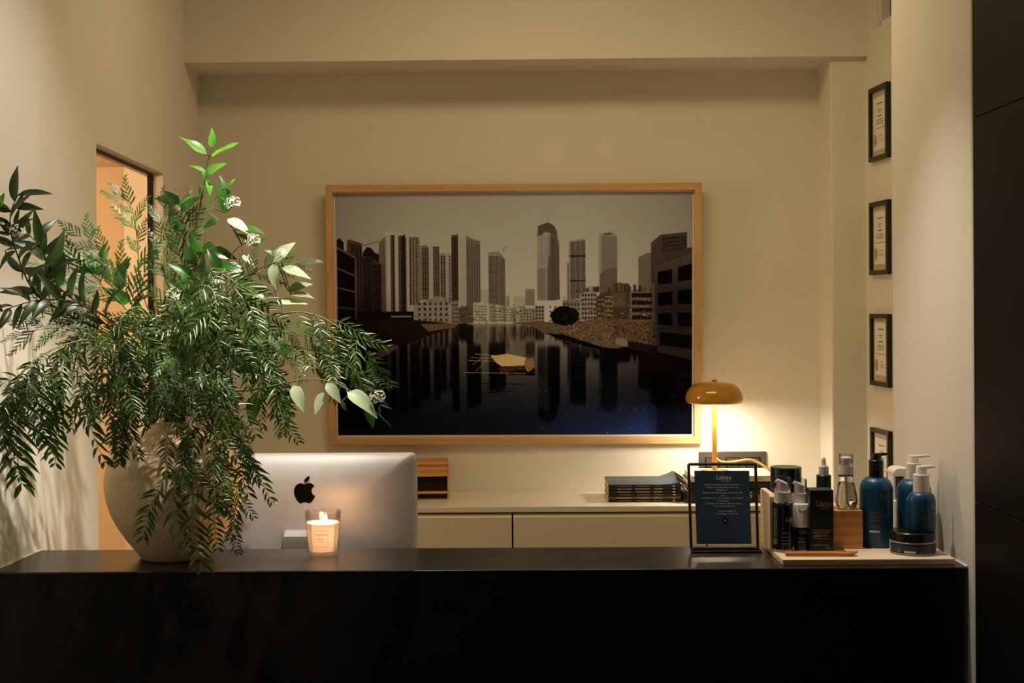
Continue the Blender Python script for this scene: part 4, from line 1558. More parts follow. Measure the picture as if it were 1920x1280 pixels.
# shampoo: black pump
x, y, z = tray_at(1643.5, 1028, 0.038)
s_ = FPX / y
r = 30.5 / s_
hb = 129 / s_
wv, wf = wm(10.5 / s_)
tx = lines_geo([('CHAMPÚ', 0, 0, 1), ('EQUILIBRANTE', 0, -0.0075, 1)], 0.0082)
tb = bar_geo([(0, -0.013, 0.030, -0.0118), (0, -0.019, 0.040, -0.0182), (0.002, -0.030, 0.030, -0.0292), (0.002, -0.034, 0.026, -0.0332)], 8)
tw = bar_geo([(0, 0, 0.024, 0.0045)], 6)
pump_bottle('teal blue shampoo bottle with a black pump, right of the wood block', 0, r, (x, y, z), hb, M_teal, M_blackp, 13.5 / s_, 32 / s_, 10 / s_, 12 / s_, 28 / s_, 24 / s_,
            [('wordmark', wv, wf, M_greyink, 102 / s_, 0.0), ('lettering', *tx, M_greyink, 64 / s_, -0.70), ('small_lettering', *tb, M_greyink, 66 / s_, -0.70), ('label_box', *tw, M_cream, 29 / s_, -0.70)])

# low jar and the short bottle that stands on it
x, y, z = tray_at(1711, 1043, 0.0505)
s_ = FPX / (y - 0.0)
rj = 42 / s_
hj = 41 / s_
jar = thing('cream_jar', 'low round jar with a black lid, at the right end of the tray', 'jar', (x, y, z))
mb = MB()
mb.lathe([(0, 0), (rj - 0.003, 0), (rj, 0.003), (rj, hj * 0.56), (rj - 0.002, hj * 0.60), (0, hj * 0.60)], 56)
mb.build('body', mat('clear_jar_wall', (0.55, 0.52, 0.46), 0.12, coat=0.5), jar, smooth=True)
mb = MB()
mb.lathe([(0, hj * 0.605), (rj - 0.001, hj * 0.605), (rj, hj * 0.62), (rj, hj - 0.0015), (rj - 0.0015, hj), (0, hj)], 56)
mb.build('lid', M_blackp, jar, smooth=True)
vs, fs = bar_geo([(-rj * 1.5, 0.004, rj * 1.35, hj * 0.53)], 30)
lab = decal_flat(vs, fs, cyl_fn(rj + 0.0003, 0)).build('label', mat('slate_label', (0.010, 0.030, 0.050), 0.45), jar)
a, b = lines_geo([('MASCARILLA NUTRITIVA', -0.034, 0.0165, 1.0)], 0.0060)
vs, fs = bar_geo([(-0.034, 0.0135, -0.002, 0.0145), (0.002, 0.0135, 0.012, 0.0145), (0.018, 0.0135, 0.036, 0.0145), (0.0, 0.0075, 0.028, 0.0083), (-0.052, 0.017, -0.041, 0.018), (-0.052, 0.014, -0.041, 0.015), (-0.052, 0.008, -0.042, 0.011)], 6)
o = len(a)
decal_flat(a + vs, b + [tuple(i + o for i in f) for f in fs], cyl_fn(rj + 0.0006, 0)).build('lettering', M_greyink, lab)
vs, fs = bar_geo([(-0.034, 0.0065, -0.008, 0.0108)], 8)
decal_flat(vs, fs, cyl_fn(rj + 0.0006, 0)).build('label_box', M_cream, lab)

s_ = FPX / y
xs_ = P(1727, 1003, y).x
r = 26 / s_
hb = 73 / s_
wv, wf = wm(9.0 / s_)
tx = lines_geo([('GEL TO MILK', 0, 0, 1), ('DESMAQUILLANTE', 0, -0.0068, 1)], 0.0072)
tb = bar_geo([(0, -0.0125, 0.030, -0.0112), (0, -0.0175, 0.026, -0.0169), (0, -0.021, 0.030, -0.0204)], 8)
pump_bottle('short teal blue bottle with a white pump standing on the low jar', 0, r, (xs_, y - 0.004, z + hj + 0.0003), hb, M_teal, M_white, 15 / s_, 33 / s_, 10 / s_, 15 / s_, 26 / s_, 20 / s_,
            [('wordmark', wv, wf, M_gold, 54 / s_, 0.45), ('lettering', *tx, M_greyink, 27 / s_, -0.28), ('small_lettering', *tb, M_greyink, 27 / s_, -0.28)])
# tall bottle behind
yt = y + rj + 31.5 / (FPX / 3.15) + 0.002
s_ = FPX / yt
xt = P(1713.5, 930, yt).x
zt = TZ + 0.0002
hb = P(1713, 897, yt).z - zt
tx = lines_geo([('L U F T A', 0, 0, 1)], 0.010)
vs = [(-v[1], v[0]) for v in tx[0]]
pump_bottle('tall teal blue bottle with a white pump behind the low jar', 0, 31.5 / s_, (xt, yt, zt), hb, M_teal, M_white, 13.5 / s_, 30 / s_, 9.5 / s_, 14 / s_, 30 / s_, 25 / s_,
            [('lettering', vs, tx[1], M_greyink, 30 / s_, -0.3)])

# big dark teal jar on the taller block
yj = yb1 + 0.039
s_ = FPX / yj
pj = P(1473.5, 900, yj)
rj2 = 28.5 / s_
zj = TZ + bz1 + 0.0003
hj2 = P(1473, 874.5, yj).z - zj
jr = thing('body_cream_jar', 'large dark teal jar with a glossy lid on the taller wood block', 'jar', (pj.x, yj, zj))
mb = MB()
hl = 33 / s_
mb.lathe([(0, 0), (rj2 - 0.003, 0), (rj2, 0.003), (rj2, hj2 - hl - 0.001), (0, hj2 - hl - 0.001)], 48)
mb.build('body', mat('dark_teal_satin', (0.006, 0.030, 0.036), 0.35), jr, smooth=True)
mb = MB()
mb.lathe([(0, hj2 - hl), (rj2 + 0.0004, hj2 - hl), (rj2 + 0.0006, hj2 - 0.002), (rj2 - 0.001, hj2), (0, hj2)], 48)
mb.build('lid', M_tealdk, jr, smooth=True)


def capped_pump(lb, x, y, z, r, hbody, rc_, hcol, rcap, hcap, decals, m_body):
    root = thing('lotion_pump', lb, 'bottle', (x, y, z))
    mb = MB()
    mb.lathe([(0, 0.0), (r - 0.002, 0.0), (r, 0.002), (r, 0.0055), (r * 0.98, 0.006), (0, 0.006)], 36)
    mb.build('glass_foot', mat('thick_clear_foot', (0.50, 0.38, 0.22), 0.1), root, smooth=True)
    mb = MB()
    mb.lathe([(0, 0.0062), (r, 0.0062), (r, hbody - 0.004), (r - 0.003, hbody - 0.0005), (0, hbody - 0.0005)], 36)
    mb.build('body', m_body, root, smooth=True)
    mb = MB()
    mb.lathe([(0, hbody - 0.0003), (r * 0.86, hbody - 0.0003), (r * 0.86, hbody + 0.003), (0, hbody + 0.003)], 36)
    mb.build('neck_ring', M_alu2, root, smooth=True)
    z0 = hbody + 0.0032
    mb = MB()
    mb.lathe([(0, z0), (rc_, z0), (rc_, z0 + hcol - 0.001), (rc_ - 0.002, z0 + hcol), (0, z0 + hcol)], 32)
    mb.build('collar', M_white, root, smooth=True)
    z1 = z0 + hcol
    # wedge-topped actuator
    mb = MB()
    ra = rc_ * 0.66
    vs, fs = [], []
    seg = 24
    for zz, k in ((z1 - 0.001, 0), (z1 + hcap * 0.45, 0), (0, 1)):
        for i in range(seg):
            a = 2 * math.pi * i / seg
            if k == 0:
                vs.append((ra * math.cos(a), ra * math.sin(a), zz))
            else:
                vs.append((ra * 0.98 * math.cos(a), ra * 0.98 * math.sin(a), z1 + hcap * (0.70 - 0.16 * math.cos(a) + 0.05 * math.sin(a))))
    for k in range(2):
        for i in range(seg):
            fs.append((k * seg + i, k * seg + (i + 1) % seg, (k + 1) * seg + (i + 1) % seg, (k + 1) * seg + i))
    fs.append(tuple(2 * seg + i for i in range(seg)))
    mb.add(vs, fs)
    mb.tube([(0, 0, z1 + hcap * 0.62), (-ra * 1.25, -0.002, z1 + hcap * 0.72)], [0.0045, 0.0035], 10)
    mb.build('actuator', M_white, root, smooth=True)
    mb = MB()
    tk = 0.0012
    mb.lathe([(rcap, z1 - 0.0005), (rcap, z1 + hcap - 0.001), (rcap - 0.001, z1 + hcap), (0, z1 + hcap), (0, z1 + hcap - tk), (rcap - tk, z1 + hcap - tk), (rcap - tk, z1 - 0.0005), (rcap, z1 - 0.0005)], 36)
    mb.build('clear_cap', M_plast, root, smooth=True)
    for nm, vs_, fs_, m_, z0_, a0 in decals:
        decal_flat(vs_, fs_, cyl_fn(r + 0.0004, z0_, a0)).build(nm, m_, root)
    return root


x, y, z = tray_at(1467.5, 1036, 0.0235)
s_ = FPX / y
r = 18.8 / s_
wv, wf = wm(8.5 / s_)
tb = bar_geo([(0, 0, 0.020, 0.0012), (0, -0.004, 0.020, -0.0028), (0, -0.011, 0.020, -0.0095), (0, -0.019, 0.022, -0.0175), (0, -0.026, 0.020, -0.0245)], 6)
tl2 = bar_geo([(-0.0055, 0.01 + i * 0.0045, 0.0055, 0.0125 + i * 0.0045) for i in range(15)] + [(-0.0055, -0.006, 0.0055, 0.006)], 4)
capped_pump('front dark glass pump bottle with clear cap, leftmost on the tray', x, y, z, r, 91 / s_, 15.6 / s_, 18 / s_, 15.8 / s_, 27 / s_,
            [('wordmark', wv, wf, M_gold, 66 / s_, 0.12), ('small_lettering', *tb, M_greyink, 37 / s_, -0.35), ('side_lettering', *tl2, M_greyink, 20 / s_, -0.98)], M_greendk)
y2 = y + 0.040
s2 = FPX / y2
p2 = P(1499, 1000, y2)
h2 = P(1499, 944, y2).z - z
capped_pump('rear pump bottle with clear cap, partly hidden by the small white-capped bottle', p2.x, y2, z, 17.5 / s2, h2, 14.2 / s2, 18 / s2, 14.4 / s2, 26 / s2, [], M_greendk)

# small white-capped bottle
x, y, z = tray_at(1502.5, 1033, 0.018)
s_ = FPX / y
r = 14.6 / s_
sb = thing('cream_bottle', 'small dark bottle with a scooped white cap, left of the carton', 'bottle', (x, y, z))
hb = 43 / s_
mb = MB()
mb.lathe([(0, 0), (r - 0.001, 0), (r, 0.001), (r, 0.0022), (0, 0.0022)], 32)
mb.build('foot', M_white, sb, smooth=True)
mb = MB()
mb.lathe([(0, 0.0024), (r, 0.0024), (r, hb), (0, hb)], 32)
mb.build('body', M_greendk, sb, smooth=True)
mb = MB()
hc_ = 43 / s_
mb.lathe([(0, hb + 0.0003), (r * 0.99, hb + 0.0003), (r * 0.99, hb + hc_ - 0.002), (r * 0.93, hb + hc_), (0, hb + hc_)], 36)
cpp = mb.build('cap', M_white, sb, smooth=True)
mb = MB()
cyf = cyl_fn(r * 0.99 + 0.0005, hb + hc_ - 0.0025)
mb.tube([cyf(0.010 * math.cos(math.radians(t_)), 0.010 * math.sin(math.radians(t_))) for t_ in range(180, 361, 15)], 0.0009, 6)
mb.build('scoop_rim', M_white, cpp)
wv, wf = wm(6.0 / s_)
decal_flat([(v[0] - 0.010, v[1]) for v in wv], wf, cyl_fn(r + 0.0004, hb - 0.004)).build('wordmark', M_greyink, sb)
tb = bar_geo([(-0.013, 0.030, 0.006, 0.031), (-0.013, 0.026, 0.006, 0.0268), (-0.013, 0.021, 0.010, 0.0225), (-0.013, 0.0185, 0.004, 0.0195), (-0.006, 0.014, 0.009, 0.015), (-0.006, 0.010, 0.009, 0.011)], 5)
decal_flat(*tb, cyl_fn(r + 0.0004, 0)).build('small_lettering', M_greyink, sb)

# carton
yx = depth_at(1540, 1034, TZ)
s_ = FPX / yx
xa, xb = P(1519.5, 1030, yx).x, P(1563, 1030, yx).x
hbx = 115 / (FPX / yx)
wbx = xb - xa
car = thing('carton', 'tall dark green folding carton beside the spatula', 'box', (xa, yx, TZ + 0.0002), math.radians(-1.5))
mb = MB()
mb.box((0, 0, 0), (wbx, wbx * 0.95, hbx - 0.0004))
mb.build('body', M_carton, car, bevel=0.0007, bseg=1)
mb = MB()
mb.box((0.0003, 0.0003, hbx - 0.0002), (wbx - 0.0003, wbx * 0.95 - 0.0003, hbx + 0.0003))
mb.build('top_flap', M_cartontop, car)
wv, wf = wm(10.5 / s_)
wx1 = max(v[0] for v in wv)
kx = 28.5 / s_ / wx1
decal_flat([(v[0] * kx + 11 / s_, v[1]) for v in wv], wf, front_fn(0, -0.0004, hbx - 19 / s_)).build('wordmark', M_gold, car)
a, b = lines_geo([('ACEITE EN SECO', 0, 0, 1), ('REAFIRMANTE', 0, -0.0055, 1)], 0.0062)
kx = 34 / s_ / max(v[0] for v in a)
vs, fs = bar_geo([(0, -0.0105, 0.0325, -0.0092), (0, -0.0132, 0.018, -0.0122), (0, -0.0165, 0.038, -0.0158), (0, -0.032, 0.036, -0.031), (0.029, -0.039, 0.039, -0.0375)], 1)
o = len(a)
decal_flat([(v[0] * kx, v[1]) for v in a] + vs, b + [tuple(i + o for i in f) for f in fs], front_fn(5.5 / s_, -0.0004, hbx - 77 / s_)).build('lettering', M_gold, car)
vs, fs = bar_geo([(0.006, 0.012 + i * 0.0055, 0.040, 0.0145 + i * 0.0055) for i in range(21)], 1)
decal_flat(vs, fs, lambda u_, v_: (-0.0004, u_, v_)).build('side_lettering', M_greyink, car)

# dropper bottle on the lower block
yd = yb2 + 0.045
s_ = FPX / yd
pdp = P(1544.5, 900, yd)
zd = B2Z + 0.0003
dr = thing('dropper_bottle', 'dark green dropper bottle with a white teat behind the carton', 'bottle', (pdp.x, yd, zd))
r = 13.6 / s_
hb = P(1544, 889.5, yd).z - zd
mb = MB()
mb.lathe([(0, 0), (r - 0.001, 0), (r, 0.001), (r, hb - 0.0015), (r - 0.0015, hb), (0, hb)], 32)
mb.build('body', mat('green_frosted', (0.006, 0.050, 0.036), 0.35), dr, smooth=True)
mb = MB()
rc_ = 9.2 / s_
mb.lathe([(0, hb + 0.0003), (rc_, hb + 0.0003), (rc_, hb + 15.5 / s_), (rc_ - 0.001, hb + 16.5 / s_), (0, hb + 16.5 / s_)], 28)
mb.build('collar', M_white, dr, smooth=True)
mb = MB()
zt = hb + 16.6 / s_
rt = 5 / s_
mb.lathe([(0, zt), (rt, zt), (rt * 0.95, zt + 4 / s_), (rt * 0.82, zt + 9 / s_), (rt * 0.82, zt + 13 / s_), (rt * 0.5, zt + 15.6 / s_), (0, zt + 16.4 / s_)], 24)
mb.build('rubber_teat', M_white, dr, smooth=True)
tx = text_geo('Labeau', 0.014)
decal_flat([(-v[1], v[0]) for v in tx[0]], tx[1], cyl_fn(r + 0.0004, hb - 0.055, 0.55)).build('lettering', M_greyink, dr)

# clear oil bottle on the lower block
yo2 = yb2 + 0.030
s_ = FPX / yo2
pob = P(1586.5, 900, yo2)
zo = B2Z + 0.0003
ob = thing('oil_bottle', 'clear teardrop oil bottle with a white pump on the lower wood block', 'bottle', (pob.x, yo2, zo))
H = P(1586, 889, yo2).z - zo
prof = [(0.55, 0.0), (0.66, 0.01), (0.86, 0.06), (0.985, 0.17), (1.0, 0.27), (0.95, 0.42), (0.85, 0.60), (0.75, 0.78), (0.68, 0.93), (0.66, 1.0)]
R_ = 20.5 / s_
mb = MB()
out = [(0, 0)] + [(a * R_, b * H) for a, b in prof]
inn = [((a * R_) - 0.0022, max(0.005, b * H)) for a, b in reversed(prof[1:])]
mb.lathe(out + inn + [(0, 0.005)], 40)
mb.build('glass', M_glass, ob, smooth='all')
mb = MB()
lq = [((a * R_) - 0.0026, max(0.0055, b * H)) for a, b in prof[1:] if b < 0.9]
mb.lathe([(0, 0.0055)] + lq + [(0, lq[-1][1])], 40)
mb.build('oil', M_oil, ob, smooth='all')
mb = MB()
mb.tube([(0, 0, H), (0.001, 0, 0.3 * H), (0.004, 0, 0.03 * H + 0.004)], 0.0022, 8)
mb.build('dip_tube', M_white, ob)
mb = MB()
rc_ = 13.8 / s_
zc0 = H + 0.0003
mb.lathe([(0, zc0), (rc_, zc0), (rc_, zc0 + 16 / s_), (0, zc0 + 16 / s_)], 32)
mb.build('collar', M_white, ob, smooth=True)
mb = MB()
z1 = zc0 + 16 / s_
mb.lathe([(0, z1), (8.5 / s_, z1), (8.5 / s_, z1 + 9 / s_), (10 / s_, z1 + 10 / s_), (10 / s_, z1 + 15 / s_), (6 / s_, z1 + 17.5 / s_), (0, z1 + 17.5 / s_)], 28)
mb.tube([(0, 0, z1 + 13 / s_), (-11 / s_, -0.002, z1 + 14.5 / s_)], [0.004, 0.003], 8)
mb.build('actuator', M_white, ob, smooth=True)
mb = MB()
rcp = 13.2 / s_
hcp = 22 / s_
mb.lathe([(rcp, z1 + 0.0003), (rcp, z1 + hcp), (0, z1 + hcp + 0.001), (0, z1 + hcp - 0.0005), (rcp - 0.0012, z1 + hcp - 0.0012), (rcp - 0.0012, z1 + 0.0003), (rcp, z1 + 0.0003)], 32)
mb.build('clear_cap', M_plast, ob, smooth=True)
vs, fs = bar_geo([(-0.016, 0.052, 0.002, 0.0525), (-0.018, 0.045, 0.018, 0.0455), (-0.018, 0.040, 0.018, 0.0405)], 12)
decal_flat(vs, fs, lambda u_, v_: cyl_fn(0.0006 + R_ * float(np.interp(v_ / H, [b for a, b in prof], [a for a, b in prof])), 0)(u_, v_)).build('printed_lines', M_greyink, ob)

# spatula
ysp = depth_at(1540, 1043.5, TZ)
s_ = FPX / ysp
a = P(1475, 1038, ysp)
b = P(1611, 1035, ysp)
spt = MB()
L = (b - a).length
outl = [(0.0, 0.0055), (0.03, 0.0070), (0.35, 0.0088), (0.65, 0.0105), (0.85, 0.0125), (0.95, 0.0100), (1.0, 0.001)]
vs, fs = [], []
for t_, w_ in outl:
    zl = 0.0100 if t_ < 0.7 else 0.0100 - 0.004 * (t_ - 0.7) / 0.3
    lift = 0.0 if t_ < 0.8 else 0.006 * ((t_ - 0.8) / 0.2) ** 1.3
    for yy_, zz_ in ((-w_, 0.0005 + lift), (-w_, zl * 0.8 + lift * 0.9), (-w_ * 0.5, zl + lift * 0.8), (w_ * 0.5, zl + lift * 0.8), (w_, zl * 0.8 + lift * 0.9), (w_, 0.0005 + lift)):
        vs.append((t_ * L, yy_, zz_))
for i in range(len(outl) - 1):
    for k in range(6):
        k2 = (k + 1) % 6
        fs.append((i * 6 + k, i * 6 + k2, (i + 1) * 6 + k2, (i + 1) * 6 + k))
fs.append(tuple(range(6)))
fs.append(tuple((len(outl) - 1) * 6 + i for i in range(6)))
spt.add(vs, fs)
tag(spt.build('spatula', M_spat, None, smooth=True, loc=(a.x, ysp + 0.0128, TZ)), 'thin reddish wooden spatula lying along the front of the tray', 'spatula')

# white device behind the bottles
yv = 3.33
sv = FPX / yv
xv = P(1675, 950, yv).x
zt_ = P(1690, 877, yv).z - 0.80
dev = thing('plastic_stand', 'white plastic stand with a rounded top behind the tall blue bottle', 'stand', (xv, yv, 0.80))
mb = MB()
mb.box((0.0, 0, 0.001), (0.006, 0.05, zt_ - 0.012))
mb.build('post', M_white, dev, bevel=0.002)
mb = MB()
mb.prism([(-0.001, zt_ - 0.016), (0.0, zt_ - 0.008), (0.006, zt_ - 0.002), (0.014, zt_), (0.036, zt_ - 0.001), (0.036, zt_ - 0.024)], -0.006, 0.055)
mb.build('rounded_top', M_white, dev, bevel=0.0015)
mb = MB()
mb.box((0.0065, 0.02, 0.12), (0.034, 0.045, zt_ - 0.026))
mb.build('recess_shade', mat('recess_shade_grey', (0.06, 0.055, 0.05), 0.5), dev)  # grey box painted as the shade in the stand's open recess
mb = MB()
mb.box((-0.001, -0.008, 0.0), (0.036, 0.055, P(1680, 937, yv).z - 0.80))
mb.build('lower_housing', M_white, dev, bevel=0.003)

# ------------------------------------------------------------------ vase
sv = 801.0
VY = FPX / sv
vc = P(329, 1040, VY)
vase = thing('clay_vase', 'large rounded raw clay vase holding the greenery on the counter', 'vase', (vc.x, VY, CT))
pr = [(60.5, 0), (64, 3), (70, 12), (88, 36), (105, 62), (117, 86), (125, 112), (129, 140), (128, 162), (122, 186), (110, 208), (93, 226), (74, 238), (58, 245), (50, 250), (48.5, 256), (51, 261), (49, 264), (45, 262), (42.5, 254)]
KV = 256.0 / 264
outer = [(a / sv, b * KV / sv) for a, b in pr]
inner = [(40 / sv, 245 / sv), (70 / sv, 228 / sv), (112 / sv, 180 / sv), (120 / sv, 140 / sv), (100 / sv, 70 / sv), (55 / sv, 12 / sv), (0, 10 / sv)]
mb = MB()
mb.lathe([(0, 0.0003)] + outer + [(a, b * KV) for a, b in inner], 72)
mb.build('body', M_clay, vase, smooth='all')

# ------------------------------------------------------------------ greenery: shared leaf meshes
R0 = random.Random(11)


def leaf_mesh(name, m, L=1.0, wmax=0.42, curl=0.18, fold=0.12, wave=0.0, tipp=0.62, seed=0, ns=7):
    """ovate leaf: base at 0, tip at +Y*L, +Z is the upper side"""
    r_ = random.Random(seed)
    vs, fs = [], []
    for i in range(ns + 1):
        t_ = i / ns
        w_ = wmax / 2 * (math.sin(math.pi * t_ ** tipp)) ** 0.85 if 0 < t_ < 1 else 0.012
        zc_ = -curl * t_ * t_ + 0.05 * math.sin(t_ * 3)
        y_ = L * t_ * (1 - 0.10 * curl * t_)
        for k, sx in ((0, -1), (1, -0.5), (2, 0), (3, 0.5), (4, 1)):
            wv_ = wave * math.sin(t_ * 7 + sx * 1.5 + seed) * abs(sx)
            vs.append((w_ * sx, y_ + 0.0, zc_ + fold * w_ * abs(sx) * 1.6 + wv_))
    for i in range(ns):
        for k in range(4):
            a = i * 5 + k
            fs.append((a, a + 1, a + 6, a + 5))
    mb = MB()
    mb.add(vs, fs)
    # midrib
    return mb.mesh(name, m, smooth='all', fix=False)


LV = [leaf_mesh('leaf', L_vib, 1, 0.46, c, f_, w, 0.62, i) for i, (c, f_, w) in enumerate(((0.12, 0.15, 0.0), (0.25, 0.1, 0.01), (0.05, 0.25, 0.012), (0.32, 0.18, 0.0)))]
LY = [leaf_mesh('young_leaf', L_young, 1, 0.42, c, f_, w, 0.60, i + 9) for i, (c, f_, w) in enumerate(((0.10, 0.15, 0.02), (-0.22, 0.2, 0.03), (0.2, 0.1, 0.02)))]
LP = [leaf_mesh('pale_leaf', L_pale, 1, 0.46, c, f_, w, 0.62, i + 19) for i, (c, f_, w) in enumerate(((0.10, 0.10, 0.01), (-0.15, 0.12, 0.012), (0.2, 0.2, 0.0)))]
LD = [leaf_mesh('leaf', L_dark, 1, 0.27, c, f_, w, 0.70, i + 29) for i, (c, f_, w) in enumerate(((0.12, 0.2, 0.01), (0.28, 0.15, 0.012), (-0.1, 0.25, 0.0), (0.35, 0.3, 0.0)))]


def frond_mesh(name, seed, pairs=13, ll=0.30, lw_=0.040, droop=0.30, ang=55):
    """pinnate pepper frond of unit length along +Y; drawn flat in XY, bending to -Z"""
    r_ = random.Random(seed)
    mb = MB()

    def ctr(t_):
        return Vector((0.05 * math.sin(t_ * 2.5 + seed), t_ * (1 - 0.12 * droop), -droop * t_ * t_))
    mb.tube([ctr(i / 6) for i in range(7)], [0.008 - 0.005 * i / 6 for i in range(7)], 4, False)
    for k in range(pairs):
        t_ = 0.13 + 0.86 * k / (pairs - 1)
        base = ctr(t_)
        tan = (ctr(min(1, t_ + 0.03)) - ctr(t_ - 0.03)).normalized()
        env = (0.55 + 0.45 * math.sin(math.pi * min(1, t_ * 0.95 + 0.1))) if t_ < 0.8 else (0.95 - 1.5 * (t_ - 0.8))
        for sd in (-1, 1):
            if r_.random() < 0.05:
                continue
            a = math.radians(ang + r_.uniform(-9, 9) - 18 * t_)
            side = Vector((sd, 0, 0))
            nrm = side.cross(tan).normalized()
            d = (tan * math.cos(a) + side * math.sin(a) + Vector((0, 0, r_.uniform(-0.35, 0.20)))).normalized()
            Lf = ll * env * r_.uniform(0.85, 1.1)
            w_ = lw_ * r_.uniform(0.8, 1.15)
            up = Vector((0, 0, 1))
            q = d.cross(up).normalized()
            up = (q.cross(d) + q * r_.uniform(-0.5, 0.5)).normalized()
            q = d.cross(up).normalized()
            cv = r_.uniform(-0.02, 0.14)
            bend = tan * 0.12 * Lf
            p0 = base
            p1 = base + d * Lf * 0.35 - bend * 0.3
            p2 = base + d * Lf * 0.7 + bend * 0.1 - up * cv * Lf * 0.5
            p3 = base + d * Lf + bend * 1.0 - up * cv * Lf * 1.2
            f_ = up * w_ * 0.35
            mb.add([p0, p1 - q * w_ * 0.5 + f_, p1, p1 + q * w_ * 0.5 + f_, p2 - q * w_ * 0.38 + f_, p2, p2 + q * w_ * 0.38 + f_, p3],
                   [(0, 2, 1), (0, 3, 2), (1, 2, 5, 4), (2, 3, 6, 5), (4, 5, 7), (5, 6, 7)])
    return mb.mesh(name, L_pep, smooth='all', fix=False)


FR = [frond_mesh('frond', i, p, l, w, d, a) for i, (p, l, w, d, a) in enumerate(((10, 0.30, 0.058, 0.18, 58), (11, 0.28, 0.050, 0.35, 54), (8, 0.34, 0.066, 0.10, 62), (10, 0.26, 0.048, 0.55, 48), (9, 0.31, 0.056, 0.30, 60), (7, 0.36, 0.070, 0.25, 50), (11, 0.25, 0.046, 0.45, 58), (6, 0.40, 0.075, 0.6, 46)))]


def cedar_mesh(name, seed, n=13):
    """flat scaly spray of unit length along +Y"""
    r_ = random.Random(seed)
    mb = MB()
    droop = 0.22

    def ctr(t_):
        return Vector((0.03 * math.sin(t_ * 4 + seed), t_, -droop * t_ * t_))
    mb.tube([ctr(i / 5) for i in range(6)], [0.010 - 0.007 * i / 5 for i in range(6)], 4, False)

    def strip(p, d, L, w, nl):
        side = d.cross(Vector((0, 0, 1))).normalized()
        for j in range(nl):
            t_ = (j + 0.5) / nl
            c = p + d * L * t_ + Vector((0, 0, -0.10 * L * t_ * t_))
            ww = w * (1.15 - 0.7 * t_)
            st = L / nl
            for sd in (-1, 1):
                mb.add([c - d * st * 0.5, c + side * sd * ww + d * st * 0.55, c + d * st * 0.75], [(0, 1, 2) if sd > 0 else (0, 2, 1)])
    for k in range(n):
        t_ = 0.10 + 0.88 * k / (n - 1)
        sd = -1 if k % 2 else 1
        tan = (ctr(t_ + 0.02) - ctr(t_ - 0.02)).normalized()
        a = math.radians(r_.uniform(32, 46))
        d = (tan * math.cos(a) + Vector((sd, 0, 0)) * math.sin(a) + Vector((0, 0, r_.uniform(-.05, .1)))).normalized()
        L = 0.36 * (1.05 - 0.75 * t_) * r_.uniform(0.8, 1.15)
        p = ctr(t_)
        strip(p, d, L, 0.040, 7)
        if t_ < 0.6:
            for q in (0.35, 0.6):
                d2 = (d * 0.8 + Vector((sd * 0.1, 0.5 if q > .5 else -0.1, 0))).normalized()
                strip(p + d * L * q, d2, L * 0.45, 0.034, 4)
    strip(ctr(0.8), (ctr(1.0) - ctr(0.9)).normalized(), 0.24, 0.036, 5)
    return mb.mesh(name, L_ced, smooth=False, fix=False)


CE = [cedar_mesh('spray', i) for i in range(4)]


def floret_cluster(name, seed, n=46):
    """domed cluster of small five-petalled florets, unit radius"""
    r_ = random.Random(seed)
    mb = MB()
    for k in range(n):
        a = r_.uniform(0, 2 * math.pi)
        rr = math.sqrt(r_.uniform(0, 1))
        c = Vector((rr * math.cos(a), rr * math.sin(a), 0.55 * (1 - rr * rr) + r_.uniform(-0.08, 0.12)))
        nrm = Vector((c.x * 0.8, c.y * 0.8, 0.8)).normalized()
        tx_ = nrm.cross(Vector((0.3, 1, 0.2))).normalized()
        ty_ = nrm.cross(tx_)
        s0 = r_.uniform(0.10, 0.19)
        ph = r_.uniform(0, 6)
        for j in range(5):
            b_ = ph + j * 2 * math.pi / 5
            d = tx_ * math.cos(b_) + ty_ * math.sin(b_)
            e_ = tx_ * -math.sin(b_) + ty_ * math.cos(b_)
            mb.add([c, c + d * s0 * 0.6 - e_ * s0 * 0.38 + nrm * 0.03, c + d * s0 + nrm * 0.05, c + d * s0 * 0.6 + e_ * s0 * 0.38 + nrm * 0.03], [(0, 1, 2, 3)])
        if k % 3 == 0:
            mb.tube([(0, 0, -0.5), c * 0.98], 0.02, 3, False)
    return mb.mesh(name, M_flower, fix=False)


FL = [floret_cluster('flower_cluster', i) for i in range(3)]


def basis(p, d, n, s):
    d = d.normalized()
    x = d.cross(n)
    if x.length < 1e-3:
        x = d.cross(Vector((1, 0, 0)))
    x.normalize()
    z = x.cross(d).normalized()
    return Matrix(((x.x * s, d.x * s, z.x * s, p.x), (x.y * s, d.y * s, z.y * s, p.y), (x.z * s, d.z * s, z.z * s, p.z), (0, 0, 0, 1)))


def clear_wall(p, d, L):
    """turn a direction so that the piece stays in the room, clear of the left wall"""
    d = d.normalized()
    for _ in range(6):
        tip = p + d * L
        if tip.x > xl(tip.y) + 0.03:
            break
        d = (d + Vector((0.35, -0.15, 0))).normalized()
    for _ in range(5):
        tip = p + d * L
        if tip.z > CT + 0.02 or tip.y < CF - 0.01 or tip.y > CB:
            break
        d = (d + Vector((0, -0.25, 0.25))).normalized()
    return d


def out_of_vase(p):
    """push a point forward out of the clay body"""
    dx, dy = p.x - vc.x, p.y - VY
    z = p.z - CT
    if 0 <= z <= 0.315:
        rr = float(np.interp(z, [b for a, b in outer[:14]], [a for a, b in outer[:14]])) + 0.006
        d = math.hypot(dx, dy)
        if d < rr and z < 0.30:
            p = Vector((p.x, VY - math.sqrt(max(rr * rr - dx * dx, 0)), p.z)) if abs(dx) < rr else p
    return p


MOUTH = Vector((vc.x, VY, CT + 0.30))
ORIG = [0]


